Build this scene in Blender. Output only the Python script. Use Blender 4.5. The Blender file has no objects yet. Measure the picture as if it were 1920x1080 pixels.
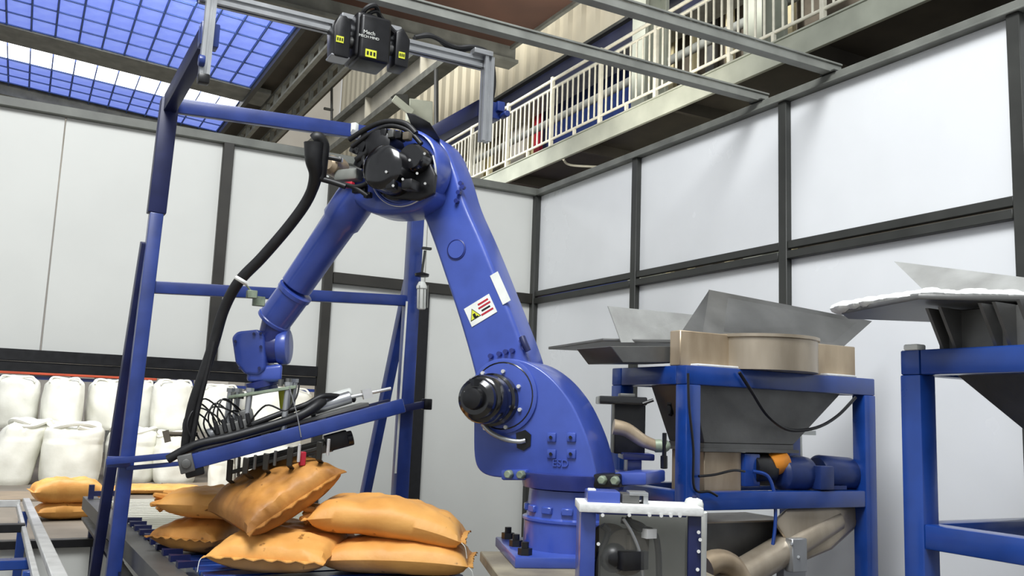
import bpy, bmesh, math, random
import numpy as np
from mathutils import Vector, Matrix, noise as mnoise
random.seed(7)
SC = bpy.context.scene
COL = SC.collection
# ------------------------------------------------------------------ camera
F = 1690.0
def nrm(v):
    v = np.array(v, float); return v/np.linalg.norm(v)
_Y = nrm((32-960, -(741-540), -F)); _Xr = np.array((4100-960, -(895-540), -F), float)
_X = nrm(_Xr-_Y*np.dot(_Xr, _Y)); _Z = np.cross(_X, _Y)
CM = np.array([_X, _Y, _Z]); CP = np.array((0, 0, 1.6))
cam = bpy.data.objects.new('camera', bpy.data.cameras.new('camera')); COL.objects.link(cam)
cam.data.sensor_width = 36; cam.data.lens = F/1920*36; cam.data.clip_end = 200; cam.data.clip_start = .05
cam.matrix_world = Matrix.Translation(Vector(CP)) @ Matrix([list(r) for r in CM]).to_4x4()
SC.camera = cam
def ray(u, v): return CM@np.array((u-960, 540-v, -F), float)
def P(u, v, d): return Vector(CP+ray(u, v)*(d/F))
def on(u, v, p, n):
    r = ray(u, v); n = np.array(n, float); return Vector(CP+r*(np.dot(np.array(p)-CP, n)/np.dot(r, n)))
def px(u, v, x): return on(u, v, (x, 0, 0), (1, 0, 0))
def py(u, v, y): return on(u, v, (0, y, 0), (0, 1, 0))
def pz(u, v, z): return on(u, v, (0, 0, z), (0, 0, 1))
# ------------------------------------------------------------------ world, lights, exposure
W = bpy.data.worlds.new('world'); SC.world = W; W.use_nodes = True
W.node_tree.nodes['Background'].inputs[0].default_value = (0.93, 0.97, 1.0, 1)
W.node_tree.nodes['Background'].inputs[1].default_value = 0.6
def area(name, loc, target, size, power, col=(1, 1, 1), sy=None):
    l = bpy.data.lights.new(name, 'AREA'); l.energy = power; l.color = col
    l.shape = 'RECTANGLE'; l.size = size; l.size_y = sy or size
    o = bpy.data.objects.new(name, l); COL.objects.link(o); o.location = loc
    o.rotation_euler = (Vector(target)-Vector(loc)).to_track_quat('-Z', 'Y').to_euler(); return o
area('skylight_glow', (-2.6, 11.0, 8.6), (2.5, 4, 1), 2.2, 2900, (1, .985, .95))
area('fill_light_near', (-.5, 1.0, 7.6), (1.6, 4.5, 1.0), 3.0, 720, (.97, .99, 1))  # unseen overhead fill added to brighten the cell
area('fill_light_bags', (1.5, 15.5, 8.4), (1.5, 19, 0), 4.0, 800, (1, 1, 1))  # added fill for the bulk bags, no visible fixture
area('fill_light_walkway', (5.0, 8.6, 5.0), (7.9, 11.5, 6.6), 1.6, 90, (1, .95, .86))  # added fill aimed at the walkway side, not a fixture
area('fill_light_far', (5.5, 16.0, 14.0), (8.8, 20, 10), 2.4, 850, (1, .98, .93))  # out-of-view fill added to brighten the far side wall
SC.view_settings.view_transform = 'Standard'; SC.view_settings.look = 'None'
SC.view_settings.exposure = 0.0; SC.view_settings.gamma = 1; SC.view_settings.use_curve_mapping = False
# ------------------------------------------------------------------ materials
def lin(c):
    return tuple(((x/255)/12.92 if x/255 <= .04045 else ((x/255+.055)/1.055)**2.4) for x in c)+(1,)
MATS = {}
def mat(name, rgb, rough=.5, metal=0.0, var=.12, scale=9, bump=.0, bscale=120, coat=0, rgb2=None, stretch=None, spec=.5, emit=0, detail=5):
    m = bpy.data.materials.new(name); m.use_nodes = True; nt = m.node_tree; N = nt.nodes; L = nt.links
    b = N['Principled BSDF']; b.inputs['Metallic'].default_value = metal
    b.inputs['Specular IOR Level'].default_value = spec
    b.inputs['Coat Weight'].default_value = coat; b.inputs['Coat Roughness'].default_value = .15
    tc = N.new('ShaderNodeTexCoord'); mp = N.new('ShaderNodeMapping'); L.new(tc.outputs['Object'], mp.inputs[0])
    if stretch: mp.inputs['Scale'].default_value = stretch
    nz = N.new('ShaderNodeTexNoise'); nz.inputs['Scale'].default_value = scale; nz.inputs['Detail'].default_value = detail
    L.new(mp.outputs[0], nz.inputs['Vector'])
    cr = N.new('ShaderNodeValToRGB'); c = lin(rgb); c2 = lin(rgb2) if rgb2 else tuple(x*(1-var*1.6) for x in c[:3])+(1,)
    c1 = c if rgb2 else tuple(min(1, x*(1+var)) for x in c[:3])+(1,)
    cr.color_ramp.elements[0].position = .32; cr.color_ramp.elements[1].position = .68
    cr.color_ramp.elements[0].color = c2; cr.color_ramp.elements[1].color = c1
    L.new(nz.outputs['Fac'], cr.inputs[0]); L.new(cr.outputs[0], b.inputs['Base Color'])
    mr = N.new('ShaderNodeMapRange'); mr.inputs['To Min'].default_value = max(.03, rough-.08); mr.inputs['To Max'].default_value = min(1, rough+.1)
    L.new(nz.outputs['Fac'], mr.inputs['Value']); L.new(mr.outputs[0], b.inputs['Roughness'])
    if bump:
        n2 = N.new('ShaderNodeTexNoise'); n2.inputs['Scale'].default_value = bscale; n2.inputs['Detail'].default_value = 3
        L.new(mp.outputs[0], n2.inputs['Vector'])
        bp = N.new('ShaderNodeBump'); bp.inputs['Strength'].default_value = bump; bp.inputs['Distance'].default_value = .01
        L.new(n2.outputs['Fac'], bp.inputs['Height']); L.new(bp.outputs[0], b.inputs['Normal'])
    if emit:
        L.new(cr.outputs[0], b.inputs['Emission Color']); b.inputs['Emission Strength'].default_value = emit
    MATS[name] = m; return m
darknavy = mat('dark_navy_girder_paint', (34, 38, 62), .5, var=.2, scale=2)
guardm = mat('dull_grey_steel', (176, 177, 174), .4, metal=.25, rgb2=(150, 150, 147), scale=6, bump=.05)
robot_blue = mat('robot_blue_paint', (58, 80, 164), .33, coat=.5, var=.1, scale=6, bump=.04, bscale=40)
robot_dark = mat('robot_deep_blue_paint', (38, 50, 118), .35, coat=.3, var=.15, scale=7)
frame_blue = mat('frame_blue_paint', (33, 56, 126), .38, coat=.3, var=.14, scale=8)
frame_navy = mat('frame_navy_paint', (24, 32, 78), .42, var=.15, scale=8)
hop_blue = mat('hopper_blue_paint', (21, 60, 136), .3, coat=.4, var=.12, scale=7)
black = mat('black_paint', (18, 18, 21), .35, var=.3, scale=20)
blackrub = mat('black_rubber', (22, 22, 24), .5, var=.2, scale=30)
blackgloss = mat('black_gloss_motor', (14, 14, 17), .18, coat=.6, var=.3, scale=20)
darkframe = mat('dark_frame_paint', (52, 53, 50), .5, var=.15, scale=5)
darkframe2 = mat('brown_dark_frame_paint', (44, 42, 37), .5, var=.2, scale=4)
greytrim = mat('grey_trim_paint', (110, 112, 106), .5, var=.2, scale=4)
greysteel = mat('grey_painted_steel', (128, 130, 124), .5, var=.15, scale=5)
wkgrey = mat('walkway_green_grey_paint', (168, 172, 158), .55, var=.12, scale=2)
wkdark = mat('walkway_underside', (72, 68, 60), .7, rgb2=(50, 46, 42), scale=1.6)
railw = mat('railing_cream_paint', (225, 222, 205), .45, var=.08)
alu = mat('aluminium', (178, 180, 182), .32, metal=.7, var=.05)
chrome = mat('bright_steel', (222, 222, 220), .4, metal=.4, var=.1)
steel = mat('stainless_steel', (188, 176, 158), .33, metal=.5, rgb2=(150, 138, 120), scale=5, stretch=(1, 1, .25), bump=.05)
steeldark = mat('stainless_steel_dark', (118, 118, 116), .42, metal=.55, rgb2=(92, 92, 90), scale=4, bump=.04)
steeltan = mat('stainless_steel_warm', (196, 178, 152), .38, metal=.5, rgb2=(150, 132, 108), scale=6, stretch=(1, 1, .3))
greenst = mat('green_grey_plate', (140, 152, 132), .45, metal=.3, var=.2, scale=20)
powder = mat('white_powder', (225, 226, 224), .9, var=.06, scale=30, bump=.12, bscale=60)
white = mat('white_plastic', (228, 230, 224), .5, var=.06)
orange = mat('orange_plastic', (224, 140, 40), .45, var=.12)
yellowl = mat('yellow_label', (214, 218, 60), .5, var=.1)
redp = mat('red_plastic', (176, 34, 52), .4, var=.1)
orangerack = mat('orange_rack_paint', (214, 88, 54), .5, var=.1, scale=3)
motorblue = mat('motor_navy_paint', (30, 50, 104), .4, var=.15, scale=12)
rust = mat('brown_deck_underside', (98, 70, 58), .75, rgb2=(78, 56, 47), scale=1.2)
concrete = mat('pale_concrete', (196, 192, 178), .8, rgb2=(170, 166, 152), scale=1.5, bump=.1, bscale=20)
corrug = mat('beige_cladding', (196, 189, 168), .6, rgb2=(176, 169, 150), scale=.7, stretch=(1, 1, .3))
hallwhite = mat('hall_white_wall', (205, 200, 190), .8, rgb2=(188, 182, 172), scale=.6)
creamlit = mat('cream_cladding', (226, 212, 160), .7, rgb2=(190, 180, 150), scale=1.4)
floorm = mat('concrete_floor', (128, 120, 108), .65, rgb2=(98, 92, 82), scale=.9, bump=.1, bscale=10)
ply = mat('weathered_plywood', (150, 134, 112), .7, rgb2=(118, 106, 90), scale=3, stretch=(1, 6, 1))
roofdark = mat('roof_dark_sheet', (86, 80, 70), .7, rgb2=(64, 60, 52), scale=1)
purl = mat('purlin_steel', (66, 92, 150), .6, var=.15, scale=3)
tan_top = mat('grimy_platform_top', (150, 142, 122), .6, rgb2=(112, 104, 90), scale=5, bump=.2, bscale=50)
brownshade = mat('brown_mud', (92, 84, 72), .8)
roller = mat('zinc_roller', (196, 194, 176), .35, metal=.3, var=.06, scale=3)
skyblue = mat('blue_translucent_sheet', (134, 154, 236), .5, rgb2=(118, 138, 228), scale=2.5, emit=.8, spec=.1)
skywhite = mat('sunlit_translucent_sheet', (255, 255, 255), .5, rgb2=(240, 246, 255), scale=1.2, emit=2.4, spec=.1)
for m in (skyblue, skywhite): pass

def wall_mat(name, rgb, rough, bands):
    m = mat(name, rgb, rough, var=.025, scale=1.3, coat=.25 if rough < .4 else 0)
    nt = m.node_tree; N = nt.nodes; L = nt.links
    tc = N.new('ShaderNodeTexCoord'); w = N.new('ShaderNodeTexNoise'); mp = N.new('ShaderNodeMapping')
    mp.inputs['Scale'].default_value = (bands, bands, .05); w.inputs['Scale'].default_value = 1.0; w.inputs['Detail'].default_value = 3
    L.new(tc.outputs['Object'], mp.inputs[0]); L.new(mp.outputs[0], w.inputs['Vector'])
    bp = N.new('ShaderNodeBump'); bp.inputs['Strength'].default_value = .25; bp.inputs['Distance'].default_value = .004
    L.new(w.outputs['Fac'], bp.inputs['Height']); L.new(bp.outputs[0], N['Principled BSDF'].inputs['Normal']); return m
panel_r = wall_mat('white_gloss_panel', (232, 234, 236), .24, 9)
panel_b = wall_mat('white_matt_panel', (214, 215, 210), .5, 4)

def sack_mat(name, dark):
    m = mat(name, (228, 170, 94), .5, rgb2=(206, 144, 72), scale=4, bump=.4, bscale=15, spec=.35)
    nt = m.node_tree; N = nt.nodes; L = nt.links; b = N['Principled BSDF']
    cr = [n for n in N if n.type == 'VALTORGB'][0]
    tc = N.new('ShaderNodeTexCoord')
    v = N.new('ShaderNodeTexNoise'); v.inputs['Scale'].default_value = 11; v.inputs['Detail'].default_value = 4; L.new(tc.outputs['Object'], v.inputs['Vector'])
    r = N.new('ShaderNodeValToRGB'); r.color_ramp.elements[0].position = .29; r.color_ramp.elements[1].position = .325
    r.color_ramp.elements[0].color = (.25, .2, .15, 1); r.color_ramp.elements[1].color = (1, 1, 1, 1); L.new(v.outputs['Fac'], r.inputs[0])
    mx = N.new('ShaderNodeMix'); mx.data_type = 'RGBA'; mx.blend_type = 'MULTIPLY'; mx.inputs['Factor'].default_value = .75
    L.new(cr.outputs[0], mx.inputs['A']); L.new(r.outputs[0], mx.inputs['B']); out = mx.outputs['Result']
    # dust and grime in patches; on the gripped sack also gripper shade
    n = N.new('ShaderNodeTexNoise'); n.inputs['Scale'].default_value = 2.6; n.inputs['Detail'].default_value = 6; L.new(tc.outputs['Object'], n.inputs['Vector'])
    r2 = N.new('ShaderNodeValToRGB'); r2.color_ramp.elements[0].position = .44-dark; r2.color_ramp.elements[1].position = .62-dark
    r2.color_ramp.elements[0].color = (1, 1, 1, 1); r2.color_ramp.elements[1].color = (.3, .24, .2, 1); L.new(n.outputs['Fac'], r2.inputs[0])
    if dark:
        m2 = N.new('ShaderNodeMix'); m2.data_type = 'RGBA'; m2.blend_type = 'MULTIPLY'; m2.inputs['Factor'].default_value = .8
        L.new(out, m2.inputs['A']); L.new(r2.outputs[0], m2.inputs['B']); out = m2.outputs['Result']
    L.new(out, b.inputs['Base Color']); return m
kraft = sack_mat('kraft_paper', 0.0)
kraft_grimy = sack_mat('grimy_kraft_paper', .03)
kraft_stain_shade = sack_mat('stained_shaded_kraft_paper', .12)  # patches deepened so the colour takes in the gripper's shadow
bagm = mat('white_woven_polypropylene', (238, 238, 228), .75, rgb2=(222, 222, 210), scale=3, bump=.3, bscale=14)
def glass_mat():
    m = bpy.data.materials.new('clear_acrylic'); m.use_nodes = True; N = m.node_tree.nodes; L = m.node_tree.links
    b = N['Principled BSDF']; b.inputs['Base Color'].default_value = (.5, .51, .48, 1); b.inputs['Roughness'].default_value = .06
    b.inputs['Alpha'].default_value = .06; return m
acryl = glass_mat()

# ------------------------------------------------------------------ mesh builder
def V(*a): return Vector(a[0]) if len(a) == 1 else Vector(a)
def catmull(pts, n=6, closed=False):
    pts = [V(p) for p in pts]; out = []; N_ = len(pts)
    segs = N_ if closed else N_-1
    for i in range(segs):
        if closed: p0, p1, p2, p3 = pts[(i-1) % N_], pts[i], pts[(i+1) % N_], pts[(i+2) % N_]
        else: p0, p1, p2, p3 = pts[max(i-1, 0)], pts[i], pts[i+1], pts[min(i+2, N_-1)]
        for k in range(n):
            t = k/n; out.append(.5*((2*p1)+(p2-p0)*t+(2*p0-5*p1+4*p2-p3)*t*t+(3*p1-p0-3*p2+p3)*t**3))
    if not closed: out.append(pts[-1])
    return out
def frame_of(d, up=(0, 0, 1)):
    d = V(d).normalized(); u = V(up)
    if abs(d.dot(u.normalized())) > .985: u = V((1, 0, 0)) if abs(d.x) < .9 else V((0, 1, 0))
    x = u.cross(d).normalized(); y = d.cross(x); return x, y, d     # x side, y up, d along
class MB:
    def __init__(s): s.bm = bmesh.new()
    def quadbox(s, v8):
        v = [s.bm.verts.new(p) for p in v8]
        for f in ((0, 3, 2, 1), (4, 5, 6, 7), (0, 1, 5, 4), (1, 2, 6, 5), (2, 3, 7, 6), (3, 0, 4, 7)): s.bm.faces.new([v[i] for i in f])
        return s
    def box(s, c, size, ax=None):
        c = V(c); X, Y, Z = ax or (V((1, 0, 0)), V((0, 1, 0)), V((0, 0, 1))); a, b, h = [k/2 for k in size]
        return s.quadbox([c+X*i*a+Y*j*b+Z*k*h for k in (-1, 1) for i, j in ((-1, -1), (1, -1), (1, 1), (-1, 1))])
    def span(s, a, b): a, b = V(a), V(b); return s.box((a+b)/2, [abs(x) for x in (b-a)])
    def beam(s, p, q, w, h, up=(0, 0, 1), w2=None, h2=None):
        p, q = V(p), V(q); x, y, d = frame_of(q-p, up); w2 = w2 or w; h2 = h2 or h
        v = [p+x*i*w/2+y*j*h/2 for i, j in ((-1, -1), (1, -1), (1, 1), (-1, 1))]+[q+x*i*w2/2+y*j*h2/2 for i, j in ((-1, -1), (1, -1), (1, 1), (-1, 1))]
        return s.quadbox(v)
    def cyl(s, p, q, r, r2=None, seg=24, cap=True):
        p, q = V(p), V(q); r2 = r if r2 is None else r2; return s.lathe(p, q-p, [(r, 0), (r2, (q-p).length)], seg, cap)
    def lathe(s, o, axis, prof, seg=28, cap=True):
        o = V(o); x, y, d = frame_of(axis); rings = []
        for r, a in prof:
            rings.append([s.bm.verts.new(o+d*a+(x*math.cos(2*math.pi*i/seg)+y*math.sin(2*math.pi*i/seg))*max(r, 1e-4)) for i in range(seg)])
        for A, B in zip(rings, rings[1:]):
            for i in range(seg): s.bm.faces.new((A[i], A[(i+1) % seg], B[(i+1) % seg], B[i]))
        if cap: s.bm.faces.new(rings[0][::-1]); s.bm.faces.new(rings[-1])
        return s
    def tube(s, pts, r, seg=10, n=6, raw=False, cap=True):
        pts = [V(p) for p in pts] if raw else catmull(pts, n)
        rr = r if callable(r) else (lambda t: r); rings = []
        x, y, d = frame_of(pts[1]-pts[0])
        for i, p in enumerate(pts):
            d2 = (pts[min(i+1, len(pts)-1)]-pts[max(i-1, 0)]).normalized()
            x = (x-d2*x.dot(d2)).normalized(); y = d2.cross(x); R = rr(i/(len(pts)-1))
            rings.append([s.bm.verts.new(p+(x*math.cos(2*math.pi*k/seg)+y*math.sin(2*math.pi*k/seg))*R) for k in range(seg)])
        for A, B in zip(rings, rings[1:]):
            for i in range(seg): s.bm.faces.new((A[i], A[(i+1) % seg], B[(i+1) % seg], B[i]))
        if cap: s.bm.faces.new(rings[0][::-1]); s.bm.faces.new(rings[-1])
        return s
    def prism(s, pts, vec):
        pts = [V(p) for p in pts]; vec = V(vec)
        a = [s.bm.verts.new(p) for p in pts]; b = [s.bm.verts.new(p+vec) for p in pts]; n = len(pts)
        s.bm.faces.new(a[::-1]); s.bm.faces.new(b)
        for i in range(n): s.bm.faces.new((a[i], a[(i+1) % n], b[(i+1) % n], b[i]))
        return s
    def loft(s, A, B):
        a = [s.bm.verts.new(V(p)) for p in A]; b = [s.bm.verts.new(V(p)) for p in B]; n = len(a)
        s.bm.faces.new(a[::-1]); s.bm.faces.new(b)
        for i in range(n): s.bm.faces.new((a[i], a[(i+1) % n], b[(i+1) % n], b[i]))
        return s
    def ball(s, c, r, sc=(1, 1, 1), seg=14):
        g = bmesh.ops.create_uvsphere(s.bm, u_segments=seg, v_segments=seg//2+2, radius=1)
        for v in g['verts']: v.co = V(c)+Vector((v.co.x*r*sc[0], v.co.y*r*sc[1], v.co.z*r*sc[2]))
        return s
    def bevel(s, w, seg=2, ang=30):
        s.bm.normal_update(); bmesh.ops.recalc_face_normals(s.bm, faces=s.bm.faces)
        e = [e for e in s.bm.edges if len(e.link_faces) == 2 and e.calc_face_angle(0) > math.radians(ang)]
        bmesh.ops.bevel(s.bm, geom=e, offset=w, segments=seg, profile=.5, affect='EDGES', clamp_overlap=True); return s
    def mesh(s, name, m):
        bmesh.ops.recalc_face_normals(s.bm, faces=s.bm.faces)
        for f in s.bm.faces: f.smooth = True
        for e in s.bm.edges:
            if len(e.link_faces) == 2 and e.calc_face_angle(0) > math.radians(38): e.smooth = False
        me = bpy.data.meshes.new(name); s.bm.to_mesh(me); s.bm.free()
        if m: me.materials.append(m)
        return me
def props(o, label=None, cat=None, group=None, kind=None):
    if label: o['label'] = label
    if cat: o['category'] = cat
    if group: o['group'] = group
    if kind: o['kind'] = kind
    return o
def world_of(o):
    m = o.matrix_basis.copy()
    return (world_of(o.parent)@m) if o.parent else m
def part(name, mb, m, parent, label=None, kind=None):
    """mesh given in world coordinates, stored in its parent's space"""
    me = mb.mesh(name, m); o = bpy.data.objects.new(name, me); COL.objects.link(o)
    me.transform(world_of(parent).inverted()); o.parent = parent
    return props(o, label, kind=kind)
def solo(name, mb, m, label, cat, group=None, kind=None):
    me = mb.mesh(name, m); vs = [v.co for v in me.vertices]
    lo = [min(v[i] for v in vs) for i in range(3)]; hi = [max(v[i] for v in vs) for i in range(3)]
    c = Vector(((lo[0]+hi[0])/2, (lo[1]+hi[1])/2, lo[2])); me.transform(Matrix.Translation(-c))
    o = bpy.data.objects.new(name, me); COL.objects.link(o); o.location = c
    return props(o, label, cat, group, kind)
def thing(name, label, cat, loc, rz=0, group=None, kind=None):
    o = bpy.data.objects.new(name, None); COL.objects.link(o); o.location = loc; o.rotation_euler = (0, 0, rz)
    o.empty_display_size = .1; return props(o, label, cat, group, kind)
def structure(name, loc=(0, 0, 0)):
    return thing(name, None, None, loc, kind='structure')
def copies(name, me, mats_, parent):
    for k, M_ in enumerate(mats_):
        o = bpy.data.objects.new(name, me); COL.objects.link(o); o.parent = parent
        o.matrix_basis = world_of(parent).inverted()@M_
T = Matrix.Translation
# ================================================================== THE SETTING
XR, YB, ZT = 4.5, 7.88, 3.86
fl = MB().span((-14, -4, -.1), (14, 34, 0)).mesh('floor', floorm)
o = bpy.data.objects.new('floor', fl); COL.objects.link(o); props(o, kind='structure')
# ---- right enclosure wall
wr = structure('wall_right', (XR, 4, 0))
ys = [YB, 6.17, 4.45, 2.78, 1.08]
for i in range(4):
    for z0, z1 in ((.03, 2.72), (2.82, ZT-.03)):
        part('panel', MB().span((XR+.03, ys[i+1]+.006, z0), (XR+.06, ys[i]-.006, z1)).bevel(.003, 1), panel_r, wr)
for i, y in enumerate(ys):
    part('post', MB().span((XR-.02, y-.038, 0), (XR+.03, y+.038, ZT-.03)).bevel(.004, 1), darkframe, wr)
for i in range(4):
    part('rail', MB().span((XR-.012, ys[i+1]+.04, 2.78), (XR+.03, ys[i]-.04, 2.835)).bevel(.004, 1), darkframe, wr)
    part('rail', MB().span((XR-.022, ys[i+1]+.04, 2.71), (XR+.03, ys[i]-.04, 2.765)).bevel(.004, 1), darkframe, wr)
part('top_channel', MB().span((XR-.03, 1.0, ZT-.03), (XR+.06, YB+.06, ZT+.03)).span((XR-.045, 1.0, ZT-.035), (XR-.03, YB, ZT-.02)).bevel(.004, 1), greytrim, wr)
# ---- back enclosure wall
wb = structure('wall_back', (1, YB, 0))
xp = [-3.2, 1.4, 2.35, 3.31, XR]
part('panel', MB().span((-3.2, YB+.03, 1.93), (.12, YB+.06, ZT-.03)).bevel(.003, 1), panel_b, wb)
part('panel', MB().span((.13, YB+.03, 1.93), (1.4, YB+.06, ZT-.03)).bevel(.003, 1), panel_b, wb)
part('panel', MB().span((1.41, YB+.03, 1.93), (2.35, YB+.06, ZT-.03)).bevel(.003, 1), panel_b, wb)
for a, b in ((2.36, 3.31), (3.32, XR)):
    part('panel', MB().span((a, YB+.03, 2.8), (b, YB+.06, ZT-.03)).bevel(.003, 1), panel_b, wb)
    part('panel', MB().span((a, YB+.03, .03), (b, YB+.06, 2.72)).bevel(.003, 1), panel_b, wb)
part('panel', MB().span((-3.2, YB+.03, .02), (.62, YB+.06, .46)).bevel(.003, 1), panel_b, wb)
part('panel', MB().span((.63, YB+.03, .02), (2.3, YB+.06, .46)).bevel(.003, 1), panel_b, wb)
part('post', MB().span((1.355, YB-.03, 1.9), (1.445, YB+.03, ZT-.02)).bevel(.004, 1), darkframe2, wb)
part('post', MB().span((2.31, YB-.03, 0), (2.395, YB+.03, ZT-.02)).bevel(.004, 1), darkframe2, wb)
part('post', MB().span((3.24, YB-.03, 0), (3.35, YB+.03, 2.72)).bevel(.004, 1), black, wb)
part('post', MB().span((XR-.03, YB-.035, 0), (XR+.03, YB+.035, ZT)).bevel(.004, 1), darkframe, wb)
part('rail', MB().span((2.4, YB-.03, 2.71), (XR-.03, YB+.03, 2.81)).bevel(.004, 1), darkframe2, wb)
part('rail', MB().span((-3.2, YB-.04, 1.86), (2.31, YB+.04, 1.95)).span((-3.2, YB-.02, 1.78), (2.31, YB+.03, 1.857)).bevel(.004, 1), black, wb, 'thick black window rail')
part('rail', MB().span((-3.2, YB-.04, .46), (2.3, YB+.06, .52)).bevel(.004, 1), black, wb)
part('top_channel', MB().span((-3.2, YB-.03, ZT-.03), (XR, YB+.06, ZT+.045)).bevel(.004, 1), greytrim, wb)
# ---- two roof bars of the enclosure
rb = thing('roof_bars', 'pair of grey steel roof bars running over the robot cell from the right wall', 'bar', (2, 4.3, ZT+.04))
for y in (4.02, 4.68):
    part('bar', MB().span((-2.6, y-.035, ZT+.03), (XR+.05, y+.035, ZT+.085)).span((-2.6, y-.045, ZT+.085), (XR+.05, y-.03, ZT+.1)).bevel(.003, 1), greysteel, rb)
    part('end_bracket', MB().span((XR-.05, y-.06, ZT+.03), (XR+.06, y+.06, ZT+.04)).cyl((XR, y+.05, ZT+.04), (XR, y+.05, ZT+.07), .012, seg=8), darkframe, rb)
# ---- hall roof with skylights
ce = structure('ceiling', (1.5, 21, 9))
def rz_(x): return 9.0+.062*(4.1-x)
ux = V((1, 0, -.062)).normalized()
def cell_mesh(w, l):
    m = MB(); m.box((0, 0, 0), (w, l, .02), (V(ux), V((0, 1, 0)), V((ux.z*-1, 0, ux.x)))); return m
cw = .46
cols = [4.1-cw*(i+.5) for i in range(16)]
cme = cell_mesh(cw-.04, .685).bevel(.01, 1).mesh('skylight_cell', skyblue)
cmw = cell_mesh(cw-.03, 1.1).mesh('skylight_cell', skywhite)
cmb = cell_mesh(cw-.04, .56).bevel(.01, 1).mesh('skylight_cell', skyblue)
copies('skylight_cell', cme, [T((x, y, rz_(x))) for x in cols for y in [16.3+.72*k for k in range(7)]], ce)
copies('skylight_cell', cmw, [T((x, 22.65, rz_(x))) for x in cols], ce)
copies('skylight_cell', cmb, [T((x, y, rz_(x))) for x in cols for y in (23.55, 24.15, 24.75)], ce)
def slab(m, x0, x1, y0, y1, dz0, dz1):
    return m.quadbox([(x0, y0, rz_(x0)+dz0), (x1, y0, rz_(x1)+dz0), (x1, y1, rz_(x1)+dz0), (x0, y1, rz_(x0)+dz0), (x0, y0, rz_(x0)+dz1), (x1, y0, rz_(x1)+dz1), (x1, y1, rz_(x1)+dz1), (x0, y1, rz_(x0)+dz1)])
part('roof_sheet', slab(MB(), -6, 4.12, 15.8, 26, .06, .1), purl, ce)
for y in [15.94+.72*k for k in range(8)]+[23.25, 23.85, 24.45, 25.05]:
    part('purlin', slab(MB(), -6, 4.1, y-.016, y+.016, -.03, .03), purl, ce)
for i in range(16):
    x = 4.1-cw*i; part('rib', slab(MB(), x-.014, x+.014, 15.9, 21.0, -.04, .02), purl, ce)
    part('rib', slab(MB(), x-.01, x+.01, 22.3, 25.3, -.02, .02), purl, ce)
part('roof_beam', slab(MB(), -6, 4.6, 21.0, 22.0, -.06, .05), greytrim, ce)
part('roof_beam', slab(MB(), -6, 4.3, 25.35, 26.3, -.25, .05), greytrim, ce)
part('roof_edge', slab(MB(), 4.12, 4.22, 15.8, 26, -.16, .06), darkframe, ce)
part('roof_sheet', MB().span((4.22, 12, 9.15), (5.9, 30, 9.25)), roofdark, ce)
# ---- hall walls
we = structure('wall_end', (3, 30, 0))
part('cladding', MB().span((-12, 30, 0), (9.0, 30.2, 14)), hallwhite, we)
for x in (2.6, 4.6, 6.6): part('column', MB().span((x-.15, 29.8, 0), (x+.15, 30, 10)), greysteel, we)
ws = structure('wall_side', (9.2, 12, 0))
m = MB(); a = []; y = 1.5; k = 0
while y < 30:                                        # corrugated sheet: real ribs
    d = 0 if k % 2 else .07
    a += [(9.0+d, y), (9.0+d, y+.18)]; y += .25; k += 1
bm_ = m.bm; lo = [bm_.verts.new((x, y, 8.3)) for x, y in a]; hi = [bm_.verts.new((x, y, 17)) for x, y in a]
for i in range(len(a)-1): bm_.faces.new((lo[i], lo[i+1], hi[i+1], hi[i]))
part('corrugated_sheet', m, corrug, ws)
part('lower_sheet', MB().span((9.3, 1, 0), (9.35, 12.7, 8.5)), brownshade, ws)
part('lower_sheet', MB().span((9.3, 16.2, 0), (9.35, 30, 8.5)), creamlit, ws, 'cream cladding behind the railing, window light in its colour')  # cream tone stands in for a window-lit area
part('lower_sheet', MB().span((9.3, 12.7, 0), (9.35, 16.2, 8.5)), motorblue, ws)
gt, gb0 = px(1000, 150, 8.7).z, px(1000, 196, 8.7).z
part('girder', MB().span((8.7, 3, gb0), (8.95, 24, gt)), darknavy, ws)
part('girder_flange', MB().span((8.5, 3, gb0-.08), (8.99, 24, gb0)), greysteel, ws)
part('girder_flange', MB().span((8.6, 3, gt), (8.99, 24, gt+.06)), darkframe, ws)
part('pipe', MB().cyl((8.5, 3, 7.2), (8.5, 22, 7.2), .07, seg=12), greysteel, ws)
part('pipe', MB().cyl((8.6, 3, 6.2), (8.6, 14, 6.2), .1, seg=12), frame_blue, ws)
for y in (px(1411, 60, 8.0).y, px(1197, 100, 8.0).y):
    part('column', MB().span((8.0, y-.17, 0), (8.06, y+.17, 9.2)).span((8.4, y-.17, 0), (8.46, y+.17, 9.2)).span((8.06, y-.02, 0), (8.4, y+.02, 9.2)), wkgrey, ws)
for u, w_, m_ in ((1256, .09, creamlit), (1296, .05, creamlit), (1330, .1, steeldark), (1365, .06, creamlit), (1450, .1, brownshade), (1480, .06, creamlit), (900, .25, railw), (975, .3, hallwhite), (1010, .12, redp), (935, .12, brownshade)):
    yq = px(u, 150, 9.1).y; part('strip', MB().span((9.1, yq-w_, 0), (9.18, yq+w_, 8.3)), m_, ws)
# pale girders high in the far bay
gz1 = px(692, 183, 7.9).z; gz2 = px(738, 194, 7.9).z
cg = thing('crane_girder', 'pale concrete crane girder with dark lower flanges running high up to the far wall', 'girder', (7.9, 18, gz2))
part('web', MB().span((7.92, 13.2, gz2), (8.02, 29.5, gz1)), concrete, cg)
part('flange', MB().span((7.72, 13.2, gz1-.05), (8.1, 29.5, gz1+.12)), greytrim, cg)
part('flange', MB().span((7.72, 13.2, gz2-.12), (8.1, 29.5, gz2+.05)), greytrim, cg)
for y in (15.6, 19.5, 23.5): part('stiffener', MB().span((7.76, y-.03, gz2), (7.92, y+.03, gz1)), concrete, cg)
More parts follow.
